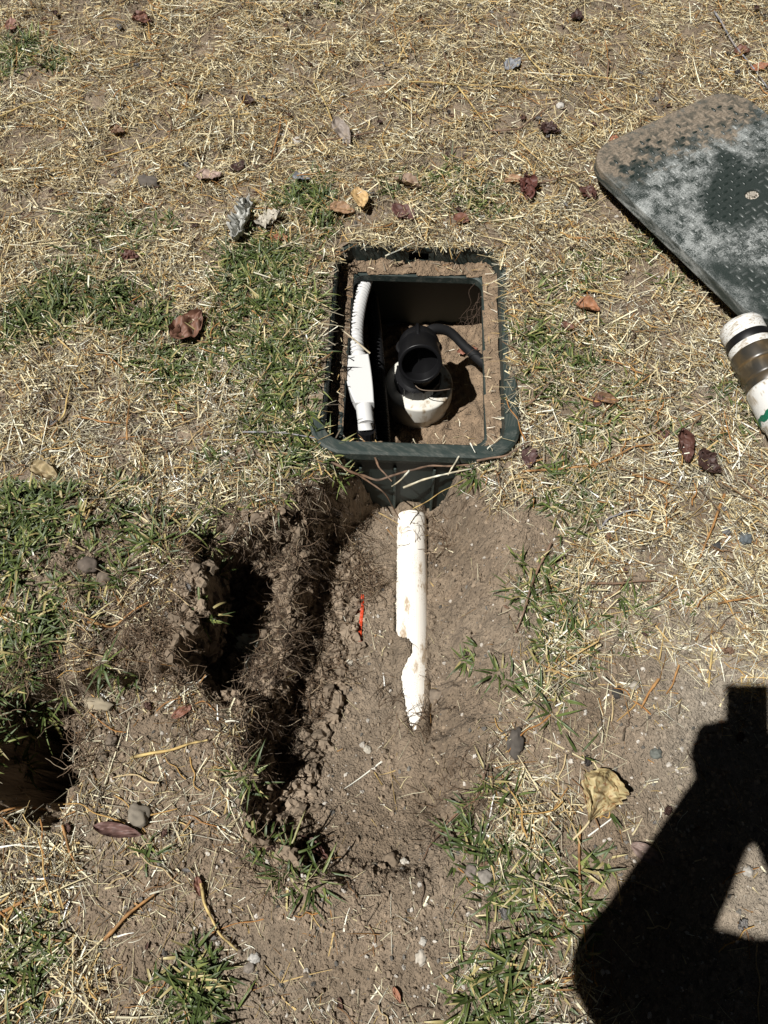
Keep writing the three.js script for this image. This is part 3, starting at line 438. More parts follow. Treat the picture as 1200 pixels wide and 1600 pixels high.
function inView(m) { const z = rr(-2.36 - m, 0.19 + m), w = mix(1.10, 0.56, (z + 2.3) / 2.5) + m; return [rr(-w, w), z]; }
// straw: short bent three sided stalks and flat folded blade pieces, unit length along x
function stalk(bend, w, taper, flat) {
  const n = 4, pos = [], idx = [];
  for (let i = 0; i <= n; i++) { const t = i / n, x = t - 0.5, y = bend * (0.25 - x * x) * 4 * 0.5, r = w * (taper ? mix(1, 0.25, t) : 1); const prof = flat ? [[-1, 0.25], [0, -0.25], [1, 0.25]] : [[-0.8, -0.5], [0.8, -0.5], [0, 0.9]]; for (const [a, b] of prof) pos.push(x, y * (flat ? 0.4 : 0.35) + b * r * (flat ? 0.7 : 1), a * r + y * 0.9); }
  for (let i = 0; i < n; i++) for (let k = 0; k < (flat ? 2 : 3); k++) { const a = i * 3 + k, b = i * 3 + (k + 1) % 3; idx.push(a, b, a + 3, b, b + 3, a + 3); }
  const g = new THREE.BufferGeometry(); g.setAttribute('position', new THREE.Float32BufferAttribute(pos, 3)); g.setIndex(idx); g.computeVertexNormals(); return g;
}
const STRAW = new THREE.MeshStandardMaterial({ color: 0xffffff, roughness: 0.75, side: THREE.DoubleSide });
const palette = [[[0.58, 0.48, 0.29], 22], [[0.74, 0.66, 0.47], 20], [[0.45, 0.31, 0.13], 13], [[0.28, 0.145, 0.05], 8], [[0.27, 0.23, 0.17], 18], [[0.115, 0.088, 0.062], 15], [[0.86, 0.81, 0.67], 9]];
const total = palette.reduce((s, p) => s + p[1], 0);
const strawColor = (rnd) => { let k = rnd() * total; for (const [c, w] of palette) { if ((k -= w) < 0) { const m = rr(0.75, 1.12, rnd); return c.map((v) => v * m); } } return palette[0][0]; };
const Q = new THREE.Quaternion(), E = new THREE.Euler(), M4 = new THREE.Matrix4(), CC = new THREE.Color();
function instanced(name, geo, mat, list, parent) {
  const m = new THREE.InstancedMesh(geo, mat, list.length); m.name = name; m.castShadow = m.receiveShadow = true;
  list.forEach((o, i) => { m.setMatrixAt(i, o.m); if (o.c) m.setColorAt(i, CC.setRGB(...o.c)); }); m.userData.kind = 'stuff'; parent.add(m); return m;
}
function slopeQ(x, z, yaw) { const e = 0.008, gx = (surf(x + e, z) - surf(x - e, z)) / (2 * e), gz = (surf(x, z + e) - surf(x, z - e)) / (2 * e), n = V(-clamp(gx, -2, 2), 1, -clamp(gz, -2, 2)).normalize(); return new THREE.Quaternion().setFromUnitVectors(V(0, 1, 0), n).multiply(new THREE.Quaternion().setFromAxisAngle(V(0, 1, 0), yaw)); }
{
  const thatch = new THREE.Group(); tag(thatch, 'dry_straw', 'dead straw coloured lawn clippings covering the ground', 'dry grass', null, 'stuff');
  // crooked fibres and flat torn blades; unit length along x
  const crook = (seed, bend, w, flat) => {
    const r = rngOf(seed), n = 5, pos = [], idx = []; let y = 0, z = 0, dy = 0, dz = rr(-bend, bend, r) * 0.5;
    for (let i = 0; i <= n; i++) {
      const t = i / n, q = w * mix(1, flat ? 0.3 : 0.45, t) * rr(0.85, 1.15, r), tw = flat ? rr(-0.5, 0.5, r) : 0;
      for (const [a, b] of flat ? [[-1, 0.25], [0, -0.2], [1, 0.25]] : [[-0.9, -0.5], [0.9, -0.5], [0, 1]]) pos.push(t - 0.5, y + (b * Math.cos(tw) + a * Math.sin(tw)) * q, z + (a * Math.cos(tw) - b * Math.sin(tw)) * q);
      dz += rr(-bend, bend, r) * (r() < 0.3 ? 2 : 0.6); dy = clamp(dy + rr(-bend, bend, r) * 0.5, -0.25, 0.25); z += dz / n; y += dy / n;
    }
    for (let i = 0; i < n; i++) for (let k = 0; k < (flat ? 2 : 3); k++) { const a = i * 3 + k, b = i * 3 + (k + 1) % 3; idx.push(a, b, a + 3, b, b + 3, a + 3); }
    const g = new THREE.BufferGeometry(); g.setAttribute('position', new THREE.Float32BufferAttribute(pos, 3)); g.setIndex(idx); g.computeVertexNormals(); return g;
  };
  const kinds = []; for (let k = 0; k < 7; k++) kinds.push(crook(300 + k, 0.10 + 0.05 * k, 0.022, false)); for (let k = 0; k < 7; k++) kinds.push(crook(320 + k, 0.06 + 0.04 * k, 0.045, true));
  const lists = kinds.map(() => []); const rnd = rngOf(99);
  for (let i = 0; i < 560000; i++) {
    let [x, z] = inView(i < 300000 ? 0.08 : 0.7); if (i >= 300000) { const w = mix(1.10, 0.56, (z + 2.3) / 2.5) + 0.08; if (z > -2.44 && z < 0.27 && Math.abs(x) < w) continue; if (x < X0 + 0.02 || x > X1 - 0.02 || z < Z0 + 0.02 || z > Z1 - 0.02) { if (rnd() < 0.55) continue; } }
    if (LIDBLOCK(x, z)) continue; const d = strawDensity(x, z), fibre = i % 2 < 1; if (rnd() > (fibre ? 0.12 + 0.8 * d : d * (0.35 + 0.65 * d))) continue; if (overBox(x, z, 0.006) && strawDensity(x, z) <= 0) continue;
    if (fibre && d < 0.06 && rnd() < 0.85) continue;
    const k = fibre ? Math.floor(rnd() * 7) : 7 + Math.floor(rnd() * 7), long = rnd() < 0.10, L = long ? rr(0.05, 0.11, rnd) : fibre ? rr(0.012, 0.05, rnd) : rr(0.010, 0.034, rnd), w = (fibre ? 0.034 : 0.029) * rr(0.6, 1.25, rnd);
    const q = slopeQ(x, z, rnd() * 6.283); q.multiply(new THREE.Quaternion().setFromEuler(E.set(rr(-0.6, 0.6, rnd), 0, rr(-0.2, 0.2, rnd) + (rnd() < 0.08 ? rr(-0.8, 0.8, rnd) : 0))));
    const y = (overBox(x, z, 0.012) ? 0.011 : surf(x, z)) + (rnd() < 0.4 ? rr(0.006, 0.022, rnd) : rr(0, 0.010, rnd)) * d * (overBox(x, z, 0.03) ? 0.5 : 1) + 0.0006;
    lists[k].push({ m: new THREE.Matrix4().compose(V(x, y, z), q, V(L, w, w)), c: (() => { const f = sst(-1.5, -0.7, z + 0.25 * n2(x * 2, z * 2)), c = strawColor(rnd), k = fibre ? 1 : 1.1; return [c[0] * k, c[1] * k * mix(1, 1.04, f), c[2] * k * mix(0.93, 1.04, f)].map((v) => Math.min(0.88, v)); })() });
  }
  kinds.forEach((g, k) => instanced('straw_pieces', g, STRAW, lists[k], thatch));
  console.log('straw', lists.reduce((s, l) => s + l.length, 0));
}
// short lengths of dead runner and dark leaf scraps strewn among the straw
{
  const rnd = rngOf(123), g = new THREE.Group(); tag(g, 'runner_bits', 'short dead orange brown runner pieces strewn through the straw', 'stems', null, 'stuff');
  const mk = (s) => { const r = rngOf(s), pts = []; for (let i = 0; i < 5; i++) pts.push(V(i / 4 - 0.5, rr(0, 0.03, r), rr(-0.06, 0.06, r))); return sweep(pts, (t) => 0.017 * (1 - 0.4 * t) * (1 + 0.4 * Math.exp(-(((t * 4) % 1 - 0.5) ** 2) * 90)), 16, 5); };
  const kinds = [21, 22, 23, 24].map(mk), lists = kinds.map(() => []);
  for (let i = 0; i < 2600; i++) { const [x, z] = inView(0.06); if (LIDBLOCK(x, z) || overBox(x, z, 0.02) || rnd() > strawDensity(x, z) * 0.8 + 0.1 || surf(x, z) < -0.03) continue; const L = rr(0.03, 0.11, rnd) * (rnd() < 0.6 ? 0.7 : 1), c = [[0.36, 0.17, 0.05], [0.46, 0.28, 0.09], [0.20, 0.11, 0.05], [0.11, 0.075, 0.05], [0.52, 0.40, 0.22]][Math.floor(rnd() * 5)], w = rr(0.05, 0.085, rnd); lists[i & 3].push({ m: new THREE.Matrix4().compose(V(x, surf(x, z) + rr(0.003, 0.022, rnd) * strawDensity(x, z) + 0.002, z), slopeQ(x, z, rnd() * 6.28), V(L, w, w)), c }); }
  kinds.forEach((k, i) => instanced('runner_pieces', k, STRAW, lists[i], g));
}
// straw bits inside the box
{
  const rnd = rngOf(77), g = stalk(0.07, 0.05, true, true), list = [];
  for (let i = 0; i < 420; i++) { const u = rr(-BOX.hw, BOX.hw, rnd), v = rr(-BOX.hl, BOX.hl, rnd), d = sdRR(u, v, BOX.hw, BOX.hl, BOX.r); if (d > -0.004) continue; const onLedge = d > -0.03; if (!onLedge && (u < 0.06 || rnd() < 0.35)) continue; const [x, z] = fromBox(u, v); const y = onLedge ? -0.030 : boxFloorY(x, z) + 0.003; list.push({ m: new THREE.Matrix4().compose(V(x, y, z), new THREE.Quaternion().setFromEuler(E.set(rr(-0.6, 0.6, rnd), rnd() * 6.28, rr(-0.4, 0.4, rnd))), V(rr(0.01, 0.026, rnd), 0.02, 0.02)), c: strawColor(rnd) }); }
  tag(instanced('x', g, STRAW, list, scene), 'box_straw', 'loose straw bits fallen inside the valve box', 'dry grass', null, 'stuff');
}
// soil crumbs and fine gravel
const lump = (seed, k = 0.6) => { let g = mergeVertices(new THREE.IcosahedronGeometry(1, 1).deleteAttribute('uv').deleteAttribute('normal')); const p = g.attributes.position; for (let i = 0; i < p.count; i++) { const v = V().fromBufferAttribute(p, i), s = 1 + k * n3(v.x * 1.9 + seed, v.y * 1.9, v.z * 1.9); p.setXYZ(i, v.x * s, v.y * s * 0.7, v.z * s * 0.85); } g = g.toNonIndexed(); g.computeVertexNormals(); return g; };
const LUMPS = [1, 5, 9, 14].map((s) => lump(s * 3.1));
const STONE = new THREE.MeshStandardMaterial({ color: 0xffffff, roughness: 0.9 });
{
  const crumbs = new THREE.Group(); tag(crumbs, 'soil_crumbs', 'crumbly brown soil lumps strewn round the trench', 'soil', null, 'stuff');
  const grains = new THREE.Group(); tag(grains, 'fine_gravel', 'fine pale grit scattered over the bare soil', 'gravel', null, 'stuff');
  const rnd = rngOf(41), A = LUMPS.map(() => []), B = LUMPS.map(() => []);
  for (let i = 0; i < 170000; i++) {
    const [x, z] = inView(0.05); if (overBox(x, z, 0.01) || LIDBLOCK(x, z)) continue;
    const inT = x > -0.75 && x < 0.45 && z > -1 && z < 0.3, sd = inT ? sdPoly(TRENCH, x, z)[0] : 1, hum = inT ? sst(0.02, -0.03, sdPoly(DARK, x, z)[0]) : 0;
    const dens = Math.max(0.10, bareAt(x, z) * 0.8, sst(0.05, -0.02, sd) * 0.5, hum * 1.0);
    if (rnd() > dens) continue;
    const dx = x - pipeX(z); if (Math.abs(dx) < 0.036 && z < -0.24 && z > -0.78) continue;
    const s = 0.0009 + 0.0045 * rnd() ** 6 * (hum > 0.4 ? 2.6 : 1) + (hum > 0.4 ? 0.0026 * rnd() : 0), k = i & 3, y = surf(x, z), t = (() => { const m = rr(0.65, 1.05, rnd); return soilTone(x, z, y).map((v) => v * m); })();
    A[k].push({ m: new THREE.Matrix4().compose(V(x, y + s * 0.25, z), Q.clone().setFromEuler(E.set(rnd() * 6, rnd() * 6, rnd() * 6)), V(s, s * rr(0.7, 1.1, rnd), s * rr(0.7, 1.2, rnd))), c: t });
    if (rnd() < 0.09 && hum < 0.4) { const s2 = 0.0009 + 0.0032 * rnd() ** 3, x2 = x + rr(-0.02, 0.02, rnd), z2 = z + rr(-0.02, 0.02, rnd); if (overBox(x2, z2, 0.01) || Math.abs(x2 - pipeX(z2)) < 0.04 && z2 < -0.2) continue; const gcol = rnd() < 0.6 ? rr(0.4, 0.62, rnd) : rr(0.07, 0.2, rnd); B[k].push({ m: new THREE.Matrix4().compose(V(x2, surf(x2, z2) + s2 * 0.3, z2), Q.clone().setFromEuler(E.set(rnd() * 6, rnd() * 6, rnd() * 6)), V(s2, s2, s2 * rr(0.8, 1.3, rnd))), c: [gcol, gcol * 0.93, gcol * 0.82] }); }
  }
  LUMPS.forEach((g, k) => { instanced('crumbs', g, STONE, A[k], crumbs); instanced('grains', g, STONE, B[k], grains); });
  console.log('crumbs', A.reduce((s, l) => s + l.length, 0), B.reduce((s, l) => s + l.length, 0));
}
// fine roots hanging from the torn edges
{
  const rnd = rngOf(53), roots = []; const mk = (s) => { const r = rngOf(s), pts = [V(0, 0, 0)]; let d = V(1, 0, 0); for (let i = 0; i < 6; i++) { d.add(V(rr(-0.5, 0.5, r), rr(-0.35, 0.35, r), rr(-0.7, 0.7, r))).normalize(); pts.push(pts.at(-1).clone().addScaledVector(d, 0.17)); } return sweep(pts, (t) => mix(0.016, 0.008, t), 14, 3, false); };
  const kinds = [3, 4, 5, 6, 7].map(mk), lists = kinds.map(() => []);
  const ROOT = blobs([[450, 830, .10, 1], [470, 900, .08, 1], [450, 980, .08, 1], [430, 1060, .07, .9], [410, 1160, .05, .8], [560, 850, .04, .8], [260, 980, .06, 1], [260, 1040, .05, 1], [130, 1060, .08, .7], [160, 900, .06, .5], [520, 790, .06, 1], [330, 1100, .05, .5], [640, 1075, .05, .3], [730, 1250, .05, .5], [430, 1330, .05, .5], [690, 770, .04, .5], [380, 830, .06, .9], [500, 850, .06, 1], [480, 1000, .06, 1], [400, 1000, .05, .8], [60, 1090, .05, 1], [100, 1180, .04, .8], [300, 880, .04, .7]]);
  for (let i = 0; i < 6500; i++) { const b = ROOT[Math.floor(rnd() * ROOT.length)]; if (rnd() > b[3]) continue; const a = rnd() * 6.283, d = Math.sqrt(rnd()) * b[2] * 1.2, x = b[0] + Math.cos(a) * d, z = b[1] + Math.sin(a) * d; if (overBox(x, z, 0.045)) continue; const L = rr(0.02, 0.06, rnd), q = slopeQ(x, z, rnd() * 6.28).multiply(new THREE.Quaternion().setFromEuler(E.set(rr(-0.8, 0.8, rnd), 0, rr(-0.2, 0.6, rnd)))); const k = Math.floor(rnd() * 5), m = rr(0.6, 1.3, rnd), c = rnd() < 0.16 ? [0.34, 0.26, 0.17] : [0.13, 0.085, 0.05]; lists[k].push({ m: new THREE.Matrix4().compose(V(x, surf(x, z) + rr(0.001, 0.012, rnd), z), q, V(L, Math.max(L, .04), Math.max(L, .04))), c: c.map((v) => v * m) }); }
  // a thick hanging mat of roots over the torn slope between hollow and pipe
  for (let i = 0; i < 3800; i++) { const b = ROOT[[0, 1, 2, 3, 4, 10, 16, 17, 18, 19][i % 10]], a = rnd() * 6.283, d = Math.sqrt(rnd()) * b[2] * 1.1, x = b[0] + Math.cos(a) * d, z = b[1] + Math.sin(a) * d; if (overBox(x, z, 0.045)) continue; const y = surf(x, z); if (y > 0 || y < -0.15) continue; const L = rr(0.015, 0.05, rnd), k = Math.floor(rnd() * 5), m = rr(0.5, 1.2, rnd), c = rnd() < 0.12 ? [0.36, 0.29, 0.2] : [0.10, 0.068, 0.044]; lists[k].push({ m: new THREE.Matrix4().compose(V(x, y + rr(0.001, 0.020, rnd), z), new THREE.Quaternion().setFromEuler(E.set(rr(-1, 1, rnd), rnd() * 6.28, rr(-1.1, 0.4, rnd))), V(L, .06, .06)), c: c.map((v) => v * m) }); }
  const g = new THREE.Group(); tag(g, 'fine_roots', 'tangled fine brown grass roots along the torn trench edge', 'roots', null, 'stuff');
  kinds.forEach((k, i) => instanced('root_fibres', k, STRAW, lists[i], g));
}

// ---------------------------------------------------------------- green grass
function blade(n, bend, fold) {   // unit length along x, arching up then over
  const pos = [], idx = []; for (let i = 0; i <= n; i++) { const t = i / n, w = 0.055 * Math.min(1, 0.6 + t * 2) * (1 - Math.pow(t, 2.6)) + 0.002, a = t * bend, x = bend ? Math.sin(a) / bend : t, y = bend ? (Math.cos(a) - 1) / bend : 0; for (const [k, f] of [[-1, fold], [0, 0], [1, fold]]) pos.push(x, y + f * w, k * w); }
  for (let i = 0; i < n; i++) for (let k = 0; k < 2; k++) { const a = i * 3 + k; idx.push(a, a + 1, a + 3, a + 1, a + 4, a + 3); }
  const g = new THREE.BufferGeometry(); g.setAttribute('position', new THREE.Float32BufferAttribute(pos, 3)); g.setIndex(idx); g.computeVertexNormals(); return g;
}
const BLADES = [blade(5, 0.5, 0.35), blade(6, 1.1, 0.3), blade(6, 1.7, 0.4), blade(5, 0.15, 0.25)];
const GRASS = new THREE.MeshPhysicalMaterial({ color: 0xffffff, roughness: 0.5, side: THREE.DoubleSide, transmission: 0 });
const greenColor = (rnd) => { const k = rnd(), m = rr(0.75, 1.25, rnd); const c = k < 0.55 ? [0.055, 0.082, 0.021] : k < 0.76 ? [0.095, 0.128, 0.032] : k < 0.89 ? [0.19, 0.22, 0.065] : [0.38, 0.32, 0.14]; return c.map((v) => v * m); };
function tuftBlades(x, z, n, L, rnd, add, lean = 1) {
  const y = surf(x, z) - 0.002;
  for (let i = 0; i < n; i++) {
    const yaw = rnd() * 6.283, up = rr(0.15, 1.05, rnd) * lean, l = L * rr(0.55, 1.15, rnd), off = rr(0, 0.008, rnd), w = rr(0.7, 1.15, rnd) * 0.037;
    const q = new THREE.Quaternion().setFromEuler(E.set(rr(-0.3, 0.3, rnd), yaw, up, 'YZX'));
    add(Math.floor(rnd() * BLADES.length), new THREE.Matrix4().compose(V(x + Math.cos(yaw) * off, y, z - Math.sin(yaw) * off), q, V(l, l, w)), greenColor(rnd));
  }
}
{
  const rnd = rngOf(61), lists = BLADES.map(() => []), g = new THREE.Group(); tag(g, 'green_grass', 'patches of short live green grass among the straw', 'grass', null, 'stuff');
  for (const [px, py, r, k] of GREEN) { const c = G(px, py), n = Math.round(r * r * (k > 0.65 ? 36000 : 22000) * k) + 3; for (let i = 0; i < n; i++) { const a = rnd() * 6.283, d = Math.sqrt(rnd()) * r * 1.25, x = c.x + Math.cos(a) * d, z = c.z + Math.sin(a) * d; if (overBox(x, z, 0.022) || LIDBLOCK(x, z)) continue; if (surf(x, z) < -0.09) continue; tuftBlades(x, z, 3 + Math.floor(rnd() * 5), rr(0.026, 0.058, rnd), rnd, (b, m, col) => lists[b].push({ m, c: col })); } }
  BLADES.forEach((b, i) => instanced('grass_blades', b, GRASS, lists[i], g)); console.log('grass', lists.reduce((s, l) => s + l.length, 0));
}
// single tufts that stand out
const TUFTCOL = [[0.055, 0.08, 0.02], [0.08, 0.11, 0.028], [0.115, 0.145, 0.038], [0.22, 0.21, 0.07]].map((c) => { const m = std(...c, 0.5, { side: THREE.DoubleSide }); return m; });
const TUFTS = [[1148, 655, 12, .062, 'green grass tuft growing below the end of the white pipe coupling'], [1090, 950, 8, .045, 'small grass tuft alone on straw above the black shadow'], [880, 1010, 7, .05, 'grass tuft right of the trench beside crossing brown stems'], [1010, 385, 6, .04, 'little grass tuft below the left corner of the lid'], [1057, 445, 5, .04, 'few grass blades beside the lower edge of the lid'], [745, 740, 7, .045, 'upright grass sprig at the right of the front rim of the box'], [515, 700, 8, .06, 'grass tuft leaning over the left front corner of the box'], [905, 1180, 5, .05, 'sparse grass blades on bare soil above the yellow leaf'], [950, 1265, 5, .035, 'grass blades sprouting from under the yellow leaf'], [770, 1235, 6, .04, 'grass sprig at the lower right edge of the trench'], [735, 1320, 12, .055, 'dense grass tuft at the lower right end of the trench'], [450, 1335, 10, .055, 'grass tuft fallen over the lower left end of the trench'], [40, 1500, 14, .075, 'long bladed grass tuft at the lower left edge'], [310, 1550, 10, .06, 'grass tuft on bare soil at the bottom left of centre'], [800, 1560, 14, .06, 'large grass tuft at the bottom edge left of the shadow'], [745, 1015, 4, .035, 'tiny green sprout on the right slope of the trench'], [35, 1085, 14, .08, 'grass hanging over the upper edge of the dark pit at the left'], [12, 1165, 14, .08, 'grass hanging into the dark pit from the left edge'], [80, 1075, 8, .06, 'short grass on the rim right above the dark pit'], [30, 830, 13, .075, 'long bladed grass tuft on the turf slab by the left edge'], [205, 1065, 5, .05, 'lone pale based grass shoot at the lower edge of the turf slab'], [855, 560, 10, .05, 'grass tuft right of the open valve box'], [180, 95, 8, .045, 'dark grass tuft near the upper left corner'], [30, 95, 10, .05, 'dark grass tuft cut by the left edge near the top'], [515, 6, 6, .035, 'small grass tuft cut by the top edge'], [850, 905, 9, .05, 'grass tuft on the straw right of the white buried pipe'], [320, 810, 6, .05, 'grass shoot above the dark hole in the turf']];
{
  const rnd = rngOf(67);
  for (const [px, py, n, L, label] of TUFTS) {
    const c = G(px, py); let h = surf(c.x, c.z); const p = G(px, py, h), t = new THREE.Group(); t.position.set(p.x, surf(p.x, p.z), p.z); tag(t, 'grass_tuft', label, 'grass', 'grass tufts standing out on the lawn');
    tuftBlades(p.x, p.z, n, L, rnd, (b, m) => { const o = part('blade', BLADES[b], TUFTCOL[Math.floor(rnd() * 3.4)], t); m.decompose(o.position, o.quaternion, o.scale); o.position.sub(t.position); }, 0.9);
  }
}

// ---------------------------------------------------------------- runners and twigs
function runner(pts, r, color, label, level = null, name = 'grass_runner', cat = 'stem', group = 'dry stems on the ground') {
  const P = pts.map(([px, py, lift = 0.004]) => { if (level !== null) return G(px, py, lift); const a = G(px, py), h = surf(a.x, a.z), p = G(px, py, h + lift); p.y = surf(p.x, p.z) + lift + r + 0.010 * strawDensity(p.x, p.z); return p; }), rnd = rngOf(Math.round(pts[0][0] * 7 + pts[0][1]));
  const Q2 = []; for (let i = 0; i < P.length; i++) { Q2.push(P[i]); if (i < P.length - 1) { const m = P[i].clone().lerp(P[i + 1], 0.5), d = P[i].distanceTo(P[i + 1]); m.x += rr(-0.03, 0.03, rnd) * d; m.z += rr(-0.03, 0.03, rnd) * d; if (level === null) m.y = Math.max(m.y, surf(m.x, m.z) + 0.002 + r); Q2.push(m); } }
  const L = P[0].distanceTo(P.at(-1)), nodes = Math.max(2, Math.round(L / 0.028)), mat = typeof color === 'string' ? RUNNER[color] : color;
  const g = sweep(Q2, (t) => r * 0.82 * (1 - 0.45 * t) * (1 + 0.35 * Math.exp(-(((t * nodes) % 1 - 0.5) ** 2) * 120)), Math.max(16, nodes * 7), 7);
  const c = new THREE.Color(), col = []; const p = g.attributes.position; for (let i = 0; i < p.count; i++) { const k = 0.82 + 0.45 * n3(p.getX(i) * 45, p.getY(i) * 45, p.getZ(i) * 45) + 0.25 * n3(p.getX(i) * 240, p.getY(i) * 240, p.getZ(i) * 240), f = 0.5 + 0.5 * n3(p.getX(i) * 22 + 9, p.getY(i) * 22, p.getZ(i) * 22); col.push(k * mix(1, 1.15, f), k * mix(1, 1.45, f), k * mix(1, 1.9, f)); } g.setAttribute('color', new THREE.Float32BufferAttribute(col, 3));
  return tag(solo(g, mat), name, label, cat, group);
}
const RUNNER = { orange: std(0.36, 0.165, 0.05, 0.7, { vertexColors: true }), gold: std(0.52, 0.33, 0.11, 0.7, { vertexColors: true }), brown: std(0.20, 0.11, 0.06, 0.8, { vertexColors: true }), pale: std(0.60, 0.50, 0.33, 0.7, { vertexColors: true }), grey: std(0.26, 0.22, 0.19, 0.85, { vertexColors: true }), dark: std(0.09, 0.06, 0.045, 0.85, { vertexColors: true }) };
